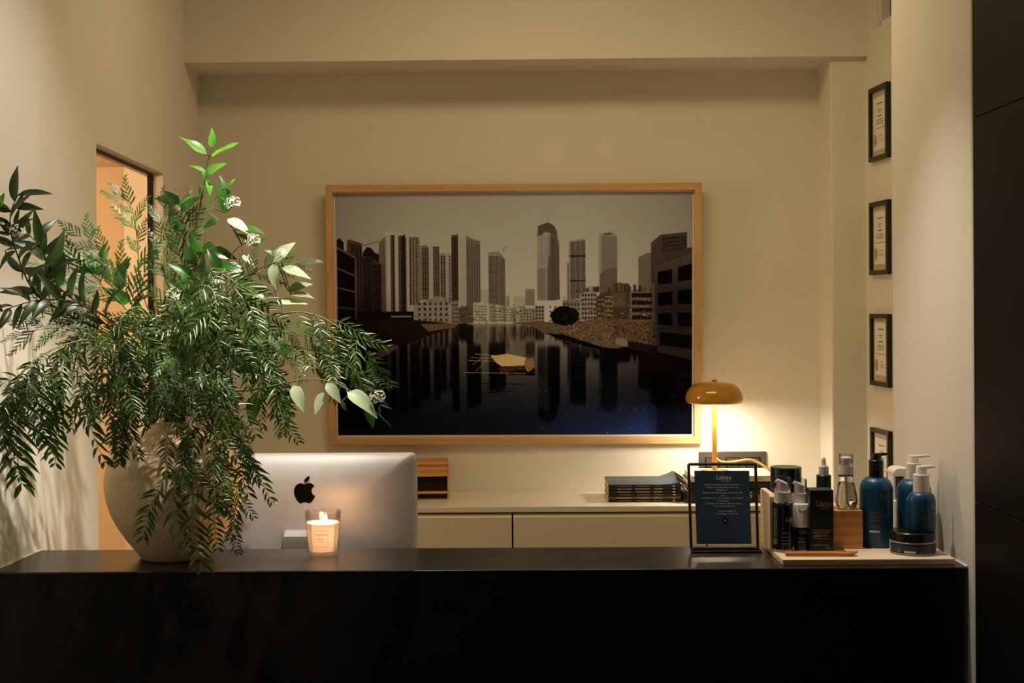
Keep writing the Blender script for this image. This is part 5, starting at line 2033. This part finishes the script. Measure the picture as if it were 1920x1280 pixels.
def start_pt(r_):
    a = r_.uniform(0, 6.28)
    q = r_.uniform(0.0, 0.028)
    return MOUTH + Vector((q * math.cos(a), q * math.sin(a), -0.10)), MOUTH + Vector((q * math.cos(a), q * math.sin(a), 0.03))


def branch(name, label, cat, path, rad, m_stem, group, seed, n_sub=5):
    r_ = random.Random(seed)
    root = thing(name, label, cat, tuple(MOUTH), 0, group)
    a, b = start_pt(r_)
    pts = [a, b] + [P(*q) for q in path]
    cur = catmull(pts, n_sub)
    mb = MB()
    n = len(cur)
    mb.tube([p - MOUTH for p in cur], [rad * (1 - 0.72 * i / (n - 1)) for i in range(n)], 6)
    mb.build('stem', m_stem, root, smooth='all', fix=False)
    return root, cur, r_


def along(cur, t_):
    f_ = t_ * (len(cur) - 1)
    i = min(int(f_), len(cur) - 2)
    return cur[i].lerp(cur[i + 1], f_ - i), (cur[i + 1] - cur[i]).normalized()


def put(root, name, me, p, d, nrm, s):
    return link(name, me, root, mw=Matrix.Translation(-MOUTH) @ basis(p, d, nrm, s))


def pepper(label, path, seed, n=14, t0=0.35, L=(0.10, 0.17), down=0.8, spread=0.7, rad=0.0030, ex=()):
    root, cur, r_ = branch('pepper_branch', label, 'branch', path, rad, M_stemg, 'drooping pepper-tree branches in the vase', seed)
    for k in range(n):
        t_ = t0 + (1 - t0) * (k + r_.uniform(0.1, 0.9)) / n
        p, tan = along(cur, min(t_, 0.999))
        side = tan.cross(Vector((0, 0, 1)))
        side = side.normalized() if side.length > 0.1 else Vector((1, 0, 0))
        sg_ = -1 if k % 2 else 1
        d = tan * r_.uniform(0.15, 0.7) + side * sg_ * spread * r_.uniform(0.2, 1.0) + Vector((r_.uniform(-.2, .2), r_.uniform(-.55, .2), -down * r_.uniform(0.6, 1.4)))
        if t_ > 0.97:
            d = tan + Vector((0, 0, -0.4 * down))
        s = r_.uniform(*L)
        p = out_of_vase(p)
        d = clear_wall(p, d, s)
        tip = p + d * s
        tp = out_of_vase(tip)
        d = (tp - p)
        nrm = Vector((r_.uniform(-.6, .6), -1.0, r_.uniform(0.1, 0.9)))
        put(root, 'frond', r_.choice(FR), p, d, nrm, s)
    for bx_, by_, tx_, ty_, Y_, vi in ex:
        p, q = P(bx_, by_, Y_), P(tx_, ty_, Y_ - 0.015)
        put(root, 'frond', FR[vi], p, q - p, Vector((r_.uniform(-.25, .25), -1, 0.35)), (q - p).length)
        mid = min(cur, key=lambda c: (c - p).length)
        if (mid - p).length > 0.006:
            m_ = MB()
            m_.tube([mid - MOUTH, mid.lerp(p, 0.5) - MOUTH + Vector((0, 0, 0.005)), p - MOUTH], 0.0013, 5)
            m_.build('side_twig', M_stemg, root, fix=False)
    return root


def cedar(label, path, seed, n=9, t0=0.45, L=(0.08, 0.14), rise=0.3):
    root, cur, r_ = branch('cedar_branch', label, 'branch', path, 0.0022, M_stemg, 'feathery cedar branches in the vase', seed)
    for k in range(n):
        t_ = t0 + (1 - t0) * (k + 0.5) / n
        p, tan = along(cur, min(t_, 0.999))
        side = Vector((tan.z, 0, -tan.x)).normalized()
        sg_ = -1 if k % 2 else 1
        d = tan * 0.9 + side * sg_ * r_.uniform(0.3, 0.8) + Vector((0, r_.uniform(-.5, .3), rise * r_.uniform(-0.3, 0.8)))
        if k == n - 1:
            d = tan
        s = r_.uniform(*L) * (1.1 - 0.4 * k / n)
        d = clear_wall(p, d, s)
        put(root, 'spray', r_.choice(CE), p, d, Vector((r_.uniform(-.4, .4), -1, r_.uniform(0.2, 0.8))), s)
    return root


def leafy(name, label, path, seed, rad, m_stem, group, leaves=(), flowers=(), auto=0, t0=0.4, L=(0.05, 0.075), kit=None, up=0.3, Yd=None):
    """leaves: (base px, base py, tip px, tip py, depth, kit, normal) placed one by one; auto: further pairs along the stem"""
    root, cur, r_ = branch(name, label, 'branch', path, rad, m_stem, group, seed)
    for lf in leaves:
        bx_, by_, tx_, ty_, Y_, kt, nr = lf
        p = P(bx_, by_, Y_)
        q = P(tx_, ty_, Y_ - 0.01)
        nrm = Vector(nr) if nr else Vector((r_.uniform(-.5, .5), -1, r_.uniform(0.0, 0.7)))
        me = r_.choice(kt)
        put(root, me.name.split('.')[0], me, p, q - p, nrm, (q - p).length)
        # petiole
        mid, _ = min(((c, 0) for c in cur), key=lambda c: (c[0] - p).length)
        if (mid - p).length > 0.004:
            m_ = MB()
            m_.tube([mid - MOUTH, p - MOUTH], 0.0011, 5)
            m_.build('leaf_stalk', m_stem, root, fix=False)
    for k in range(auto):
        t_ = t0 + (1 - t0) * (k + r_.uniform(0.2, 0.8)) / auto
        p, tan = along(cur, min(t_, 0.999))
        side = Vector((tan.z, 0, -tan.x)).normalized()
        sg_ = -1 if k % 2 else 1
        d = tan * r_.uniform(0.3, 0.9) + side * sg_ * r_.uniform(0.4, 1.0) + Vector((0, r_.uniform(-.7, .3), up * r_.uniform(-0.6, 1.0)))
        s = r_.uniform(*L)
        d = clear_wall(p, d, s)
        me = r_.choice(kit)
        put(root, 'leaf', me, p, d, Vector((r_.uniform(-.7, .7), -1, r_.uniform(0.0, 0.9))), s)
    for fx, fy, fr, Y_ in flowers:
        p = P(fx, fy, Y_)
        s = fr * Y_ / FPX
        put(root, 'flower_cluster', r_.choice(FL), p, Vector((0.2, 0.6, 0.75)), Vector((r_.uniform(-.2, .2), -0.75, 0.65)), s)
        mid = min(cur, key=lambda c: (c - p).length)
        m_ = MB()
        m_.tube([mid - MOUTH, p - MOUTH + Vector((0, 0.01, -0.01))], 0.0012, 5)
        m_.build('flower_stalk', m_stem, root, fix=False)
    return root


VG = 'laurustinus branches in the vase'
U = (0.1, -0.75, 0.65)
# tallest shoot
leafy('laurustinus_branch', 'tallest shoot in the vase, topped by bright green young leaves', [(345, 600, 3.08), (352, 490, 3.05), (368, 420, 3.04), (381, 355, 3.03), (389, 305, 3.03), (397, 280, 3.03)], 1, 0.0030, M_stemb, VG,
      [(396, 276, 398, 239, 3.03, LY[:1], (0.5, -0.8, 0.3)), (388, 290, 332, 266, 3.02, LY[1:2], (-0.2, -0.6, 0.9)), (397, 293, 451, 279, 3.02, LY[1:2], (0.2, -0.6, 0.9)),
       (386, 322, 351, 316, 3.02, LY[1:2], (0, -0.5, 0.9)), (388, 325, 423, 304, 3.01, LY[:1], (0.3, -0.9, 0.5)), (386, 318, 384, 342, 3.0, LV[:1], (0, -1, 0.2)),
       (382, 345, 374, 370, 3.02, LV[:1], (-.5, -1, 0.1)), (388, 336, 397, 366, 3.02, LY[2:], (0.5, -0.5, 0.7))])
leafy('laurustinus_branch', 'shoot right of the tallest with a flower head beside a long upright leaf', [(360, 600, 3.07), (380, 480, 3.04), (393, 400, 3.02), (412, 360, 3.02), (428, 344, 3.02)], 2, 0.0022, M_stemg, VG,
      [(423, 400, 415, 328, 3.03, LV[:1], (0.6, -0.8, 0.2)), (410, 412, 378, 425, 3.0, LV, None), (430, 347, 440, 334, 3.02, LY[2:], U)], [(436, 380, 15, 2.99)])
leafy('laurustinus_branch', 'shoot with silvery leaves and a flower head at middle height', [(360, 620, 3.06), (410, 520, 3.02), (440, 470, 2.99), (470, 450, 2.98)], 3, 0.0022, M_stemb, VG,
      [(426, 410, 472, 438, 2.98, LP[:1], (0.2, -0.6, 0.8)), (440, 430, 496, 432, 2.99, LV[:1], (0, -0.5, 0.9)), (475, 462, 500, 445, 2.98, LV, U), (455, 478, 478, 497, 2.97, LP, U),
       (470, 455, 444, 436, 2.99, LV, U), (400, 455, 372, 476, 3.0, LV, None), (395, 470, 442, 480, 3.0, LV, None)], [(474, 450, 14, 2.96), (434, 508, 19, 2.93)])
leafy('laurustinus_branch', 'arching shoot with big pale leaves right of the middle', [(370, 640, 3.05), (430, 545, 3.0), (475, 510, 2.95), (520, 490, 2.93), (548, 482, 2.92)], 4, 0.0022, M_stemb, VG,
      [(512, 490, 552, 453, 2.92, LP[:1], (0.3, -0.8, 0.6)), (516, 480, 497, 465, 2.92, LV, U), (530, 500, 580, 530, 2.92, LP[1:2], (0.3, -0.6, 0.8)), (512, 495, 518, 545, 2.91, LP, (-.4, -1, 0.3)),
       (540, 545, 585, 530, 2.93, LP, U), (545, 552, 590, 556, 2.92, LP, (0, -0.5, 1)), (520, 565, 575, 578, 2.92, LP, (0, -0.5, 1)), (500, 560, 460, 556, 2.92, LP, (0, -0.6, 0.9)), (520, 560, 528, 578, 2.9, LV, U)], [(528, 473, 9, 2.9)], auto=0)
leafy('laurustinus_branch', 'low shoot reaching right over the computer, ending in a bare tip', [(400, 740, 3.02), (480, 730, 2.88), (560, 713, 2.80), (610, 713, 2.78), (650, 728, 2.77), (700, 768, 2.77), (733, 799, 2.77)], 5, 0.0026, M_stemg, VG,
      [(550, 722, 570, 772, 2.79, LP[:1], (0.2, -1, 0.2)), (606, 735, 594, 778, 2.78, LP[1:2], (-.4, -1, 0.1)), (612, 718, 640, 755, 2.77, LP[:1], (0.3, -0.9, 0.3)), (651, 735, 712, 777, 2.76, LP[2:], (0.2, -0.7, 0.7)),
       (690, 762, 700, 803, 2.77, LV[:1], (0.1, -1, 0.3)), (641, 752, 648, 770, 2.77, LV, None), (690, 758, 702, 738, 2.78, LY, U), (560, 735, 540, 760, 2.80, LV, None)], [(707, 744, 15, 2.76)])
leafy('laurustinus_branch', 'short central shoot with two bright leaves and cream flowers in front', [(352, 690, 3.0), (362, 600, 2.95), (380, 540, 2.92), (395, 505, 2.91)], 6, 0.0022, M_stemb, VG,
      [(412, 508, 390, 466, 2.90, LV[:1], (0.3, -1, 0.3)), (352, 560, 352, 518, 2.90, LV[:1], (0.5, -1, 0.2)), (432, 612, 418, 596, 2.88, LY[:1], U), (405, 600, 440, 612, 2.89, LV, U)], [(326, 552, 15, 2.9), (405, 600, 12, 2.88)], auto=9, t0=0.3, kit=LV)
leafy('laurustinus_branch', 'dark-leaved shoot left of the tallest, small bright tip leaf', [(330, 600, 3.1), (345, 470, 3.09), (340, 400, 3.09), (336, 375, 3.09)], 7, 0.0018, M_stemg, VG,
      [(336, 383, 306, 356, 3.08, LV[:1], (-.2, -1, 0.4)), (338, 382, 358, 367, 3.08, LY[:1], (0.2, -0.7, 0.7))], auto=4, kit=LV, t0=0.5)
leafy('laurustinus_branch', 'short shoot with dark oval leaves amid the feathery sprays at left', [(290, 640, 3.04), (240, 560, 2.98), (205, 510, 2.95), (185, 495, 2.94)], 8, 0.002, M_stemb, VG,
      [(188, 496, 140, 490, 2.93, LV[:1], (-.2, -0.9, 0.5)), (190, 497, 200, 520, 2.93, LV, None), (225, 545, 227, 485, 2.95, LV, None)], auto=8, kit=LV, t0=0.3)
LG = 'dark-leaved branches at the left'
leafy('oleander_branch', 'brown dark-leaved branch reaching up against the left wall', [(270, 660, 3.02), (195, 592, 2.90), (140, 563, 2.84), (100, 525, 2.80), (82, 475, 2.78), (54, 438, 2.77)], 21, 0.0034, M_stemb, LG,
      [(88, 530, 120, 430, 2.79, LD[:1], (0.3, -1, 0.1)), (75, 460, 63, 392, 2.77, LD[2:3], (0.5, -1, 0.1)), (80, 475, 84, 425, 2.78, LD, None), (55, 440, 48, 400, 2.77, LD, None), (68, 460, 6, 466, 2.76, LD[:1], (0, -0.8, 0.6)),
       (104, 525, 60, 590, 2.78, LD, None), (60, 470, 30, 520, 2.76, LD, None), (80, 500, 56, 545, 2.77, LD, None), (75, 565, 58, 600, 2.78, LD, None), (45, 440, 25, 445, 2.76, LD, None)], auto=14, t0=0.40, L=(0.05, 0.085), kit=LD)
leafy('oleander_branch', 'dark-leaved branch at the far left edge with a dry flower head', [(280, 680, 3.0), (190, 620, 2.88), (110, 580, 2.79), (60, 540, 2.74), (30, 470, 2.70), (20, 430, 2.69), (21, 395, 2.69), (36, 362, 2.69)], 22, 0.0030, M_stemb, LG,
      [(22, 428, -8, 405, 2.69, LD[:1], (0.1, -1, 0.4)), (27, 420, 36, 392, 2.69, LD, (0.5, -1, 0.2)), (-6, 390, 8, 362, 2.68, LY[:1], (0.4, -1, 0.1)), (18, 395, -5, 388, 2.69, LD, None), (20, 440, -10, 434, 2.69, LD, None), (24, 392, 42, 354, 2.69, LD[2:3], (0.9, -0.4, 0.1)),
       (30, 470, -10, 500, 2.68, LD, None)], [(32, 432, 16, 2.68)], auto=17, t0=0.42, L=(0.05, 0.08), kit=LD)
leafy('oleander_branch', 'low dark-leaved branch running level to the left edge', [(280, 700, 3.0), (190, 600, 2.86), (140, 566, 2.80), (85, 562, 2.76), (40, 570, 2.73), (0, 585, 2.70)], 23, 0.0028, M_stemb, LG, (), (), auto=15, t0=0.35, L=(0.05, 0.08), kit=LD)

# pepper-tree branches
pepper('pepper branch stretching left past the vase with long fronds hanging over the wall', [(270, 740, 3.0), (210, 703, 2.92), (140, 706, 2.84), (80, 704, 2.79), (40, 702, 2.76)], 31, 16, 0.34, (0.09, 0.14), 0.9, 0.7, 0.0034,
       [(84, 706, 84, 846, 2.78, 0), (106, 706, 112, 800, 2.82, 6), (150, 715, 148, 880, 2.84, 3), (60, 715, 62, 830, 2.76, 4), (30, 730, 24, 850, 2.75, 1), (122, 740, 96, 880, 2.86, 6)])
pepper('pepper branch drooping at the far left edge', [(280, 700, 2.98), (190, 640, 2.88), (110, 650, 2.78), (50, 690, 2.72), (10, 750, 2.69)], 32, 17, 0.40, (0.08, 0.13), 0.9, 0.7, 0.003,
       [(36, 730, 40, 912, 2.72, 0), (20, 770, 8, 900, 2.70, 1)])
pepper('thin pepper branch arching right across the framed print', [(400, 690, 3.0), (470, 610, 2.93), (540, 586, 2.89), (590, 590, 2.88), (630, 610, 2.87), (668, 640, 2.87), (694, 668, 2.87)], 33, 9, 0.50, (0.07, 0.10), 0.5, 0.6, 0.0026,
       [(586, 590, 640, 690, 2.875, 0), (628, 602, 690, 625, 2.87, 5), (660, 634, 722, 640, 2.87, 5), (640, 612, 655, 668, 2.865, 7), (690, 662, 712, 745, 2.87, 3), (545, 588, 500, 640, 2.89, 2)])
pepper('pepper branch spreading right below the arching one', [(410, 700, 2.98), (490, 650, 2.92), (560, 650, 2.88), (620, 670, 2.86), (672, 695, 2.86)], 34, 22, 0.30, (0.06, 0.10), 0.35, 0.9, 0.0026,
       [(600, 672, 640, 745, 2.86, 6), (650, 690, 690, 740, 2.86, 3)])
pepper('long pepper branch trailing down over the front of the vase', [(362, 700, 2.93), (361, 745, 2.915), (357, 790, 2.905), (348, 838, 2.90), (334, 880, 2.895)], 35, 8, 0.62, (0.06, 0.10), 1.0, 0.9, 0.0042,
       [(312, 812, 303, 892, 2.90, 4), (300, 905, 268, 1010, 2.90, 0), (362, 905, 370, 1062, 2.895, 0), (402, 915, 410, 1036, 2.90, 6), (318, 890, 252, 952, 2.90, 3), (330, 900, 330, 1028, 2.895, 7), (350, 880, 420, 950, 2.89, 1), (345, 850, 380, 905, 2.89, 4)])
pepper('pepper branch trailing over the right shoulder of the vase', [(385, 720, 2.95), (398, 800, 2.93), (410, 850, 2.925), (425, 900, 2.925)], 36, 15, 0.40, (0.07, 0.11), 0.9, 0.9, 0.003,
       [(395, 800, 440, 860, 2.92, 2), (432, 900, 478, 965, 2.92, 6), (445, 910, 424, 1020, 2.93, 3), (440, 840, 470, 925, 2.93, 7)])
pepper('pepper branch with pale fronds falling left of centre', [(300, 640, 2.95), (270, 580, 2.90), (235, 585, 2.85), (222, 630, 2.82), (232, 690, 2.82), (250, 740, 2.82)], 37, 14, 0.35, (0.06, 0.10), 0.7, 0.8, 0.0026,
       [(228, 600, 236, 668, 2.81, 2), (236, 655, 248, 745, 2.81, 4), (246, 700, 262, 790, 2.82, 6), (250, 590, 300, 660, 2.82, 0)])
pepper('pepper branch hanging beside the left shoulder of the vase', [(290, 720, 2.98), (260, 720, 2.94), (235, 760, 2.93), (228, 790, 2.93)], 38, 12, 0.35, (0.07, 0.11), 1.0, 0.6, 0.003,
       [(225, 775, 222, 872, 2.93, 4), (245, 770, 250, 860, 2.93, 1), (205, 740, 190, 830, 2.93, 3)])
pepper('pepper branch drooping right of centre towards the computer', [(400, 660, 2.95), (450, 620, 2.91), (500, 660, 2.90), (520, 710, 2.90), (528, 745, 2.90)], 39, 18, 0.30, (0.06, 0.10), 0.5, 0.9, 0.0026,
       [(520, 745, 552, 830, 2.90, 6), (490, 720, 470, 800, 2.9, 3)])
pepper('pepper branch arching forward over the centre with silvery fronds', [(352, 600, 2.95), (372, 540, 2.86), (398, 543, 2.80), (405, 580, 2.77), (404, 640, 2.76)], 40, 12, 0.35, (0.07, 0.11), 0.7, 0.9, 0.0032,
       [(398, 560, 330, 650, 2.77, 7), (400, 570, 372, 680, 2.76, 2), (405, 620, 408, 700, 2.75, 4), (404, 600, 470, 680, 2.76, 0)])
pepper('pepper branch standing up at centre, fronds bending right', [(360, 600, 3.0), (372, 530, 2.92), (392, 505, 2.88), (430, 512, 2.86), (470, 560, 2.85)], 41, 9, 0.40, (0.07, 0.10), 0.5, 0.8, 0.0026,
       [(395, 508, 336, 545, 2.86, 0), (420, 510, 498, 570, 2.85, 2), (440, 530, 470, 620, 2.84, 4), (455, 550, 530, 600, 2.85, 1)])
pepper('dense pepper branch low at centre just above the vase mouth', [(350, 730, 2.94), (380, 690, 2.86), (410, 700, 2.82), (440, 740, 2.81)], 42, 20, 0.25, (0.06, 0.10), 0.6, 1.0, 0.0026)
pepper('dense pepper branch low left, just above the vase mouth', [(300, 730, 2.95), (280, 680, 2.90), (250, 680, 2.87), (215, 710, 2.86)], 43, 20, 0.25, (0.06, 0.10), 0.6, 1.0, 0.0026)
pepper('pepper branch in the thick of the bunch, behind the silvery fronds', [(340, 680, 3.02), (330, 620, 2.97), (300, 590, 2.94), (280, 610, 2.92)], 44, 22, 0.20, (0.06, 0.10), 0.3, 1.1, 0.0026)
pepper('pepper branch in the thick of the bunch, right of centre', [(370, 690, 3.02), (430, 640, 2.98), (470, 650, 2.96), (500, 690, 2.95)], 45, 24, 0.20, (0.06, 0.10), 0.3, 1.1, 0.0026)
pepper('pepper branch filling the left side under the dark leaves', [(290, 690, 3.0), (220, 640, 2.92), (170, 620, 2.87), (130, 640, 2.84), (100, 690, 2.81)], 46, 20, 0.25, (0.06, 0.10), 0.4, 1.0, 0.0026)
pepper('pepper branch trailing from behind the vase on its right side', [(390, 750, 3.10), (430, 770, 3.05), (455, 820, 3.02), (470, 860, 3.01)], 47, 12, 0.3, (0.06, 0.10), 0.9, 0.7, 0.0026,
       [(450, 820, 490, 895, 3.02, 6), (465, 850, 497, 950, 3.01, 3), (440, 960, 446, 1040, 2.99, 6)])
pepper('pepper branch filling the back of the bunch', [(340, 690, 3.16), (320, 620, 3.18), (360, 590, 3.18), (420, 640, 3.16)], 48, 24, 0.2, (0.07, 0.12), 0.4, 1.1, 0.0026)
pepper('pepper branch rising at the back right of the bunch', [(380, 690, 3.14), (430, 610, 3.14), (480, 600, 3.12), (520, 630, 3.10)], 49, 22, 0.2, (0.07, 0.11), 0.4, 1.1, 0.0026)

# cedar sprays
cedar('feathery cedar spray curving highest at left', [(300, 650, 3.04), (265, 540, 3.0), (258, 460, 2.98), (250, 400, 2.98), (228, 366, 2.98)], 61, 9, 0.55, (0.05, 0.09))
cedar('feathery cedar spray pointing up left across the doorway', [(290, 640, 3.0), (240, 540, 2.94), (195, 480, 2.92), (150, 445, 2.91)], 62, 8, 0.5, (0.07, 0.12))
cedar('feathery cedar spray reaching furthest left at middle height', [(280, 650, 2.98), (220, 560, 2.90), (170, 525, 2.88), (115, 505, 2.86)], 63, 12, 0.4, (0.07, 0.12))
cedar('dark cedar spray standing just left of the tallest shoot', [(320, 600, 3.06), (310, 500, 3.05), (308, 440, 3.05), (305, 390, 3.05)], 64, 12, 0.35, (0.07, 0.11))
cedar('dark cedar spray standing right behind the tallest shoot', [(335, 600, 3.10), (340, 500, 3.10), (346, 440, 3.1), (350, 410, 3.1)], 65, 12, 0.3, (0.07, 0.11))
cedar('green cedar spray pointing right above the pale leaves', [(380, 620, 3.02), (440, 540, 2.97), (500, 505, 2.95), (560, 492, 2.94)], 66, 12, 0.4, (0.06, 0.10))
cedar('cedar spray low at centre, deep among the fronds', [(340, 700, 2.96), (320, 660, 2.88), (320, 690, 2.84), (330, 730, 2.83)], 67, 14, 0.3, (0.06, 0.10), -0.3)
cedar('cedar spray low at left over the dark leaves', [(280, 690, 2.98), (190, 640, 2.88), (110, 615, 2.80), (40, 625, 2.74)], 68, 16, 0.35, (0.06, 0.10))
cedar('cedar spray in the tangle below the dark-leaved branch', [(280, 690, 2.99), (200, 620, 2.88), (150, 600, 2.83), (90, 600, 2.78)], 69, 14, 0.35, (0.06, 0.10))
cedar('cedar spray right of centre below the pale leaves', [(400, 690, 2.98), (460, 620, 2.90), (530, 620, 2.87), (590, 640, 2.86)], 70, 14, 0.3, (0.06, 0.10), -0.2)
cedar('short cedar spray at the heart of the bunch', [(345, 690, 2.98), (350, 630, 2.88), (370, 600, 2.84), (400, 610, 2.82)], 72, 12, 0.25, (0.05, 0.09))
leafy('laurustinus_branch', 'short dark-leaved shoot deep at the heart of the bunch', [(345, 690, 3.05), (350, 600, 3.0), (360, 520, 2.97), (380, 470, 2.96)], 73, 0.0022, M_stemb, VG, auto=16, t0=0.25, L=(0.04, 0.065), kit=LV)
leafy('laurustinus_branch', 'short dark-leaved shoot low at the right of the bunch', [(380, 720, 3.02), (430, 690, 2.96), (480, 690, 2.92), (520, 740, 2.92)], 74, 0.0022, M_stemb, VG, [(478, 740, 470, 800, 2.93, LV[:1], (0.2, -1, 0.2))], auto=12, t0=0.25, L=(0.04, 0.065), kit=LV)
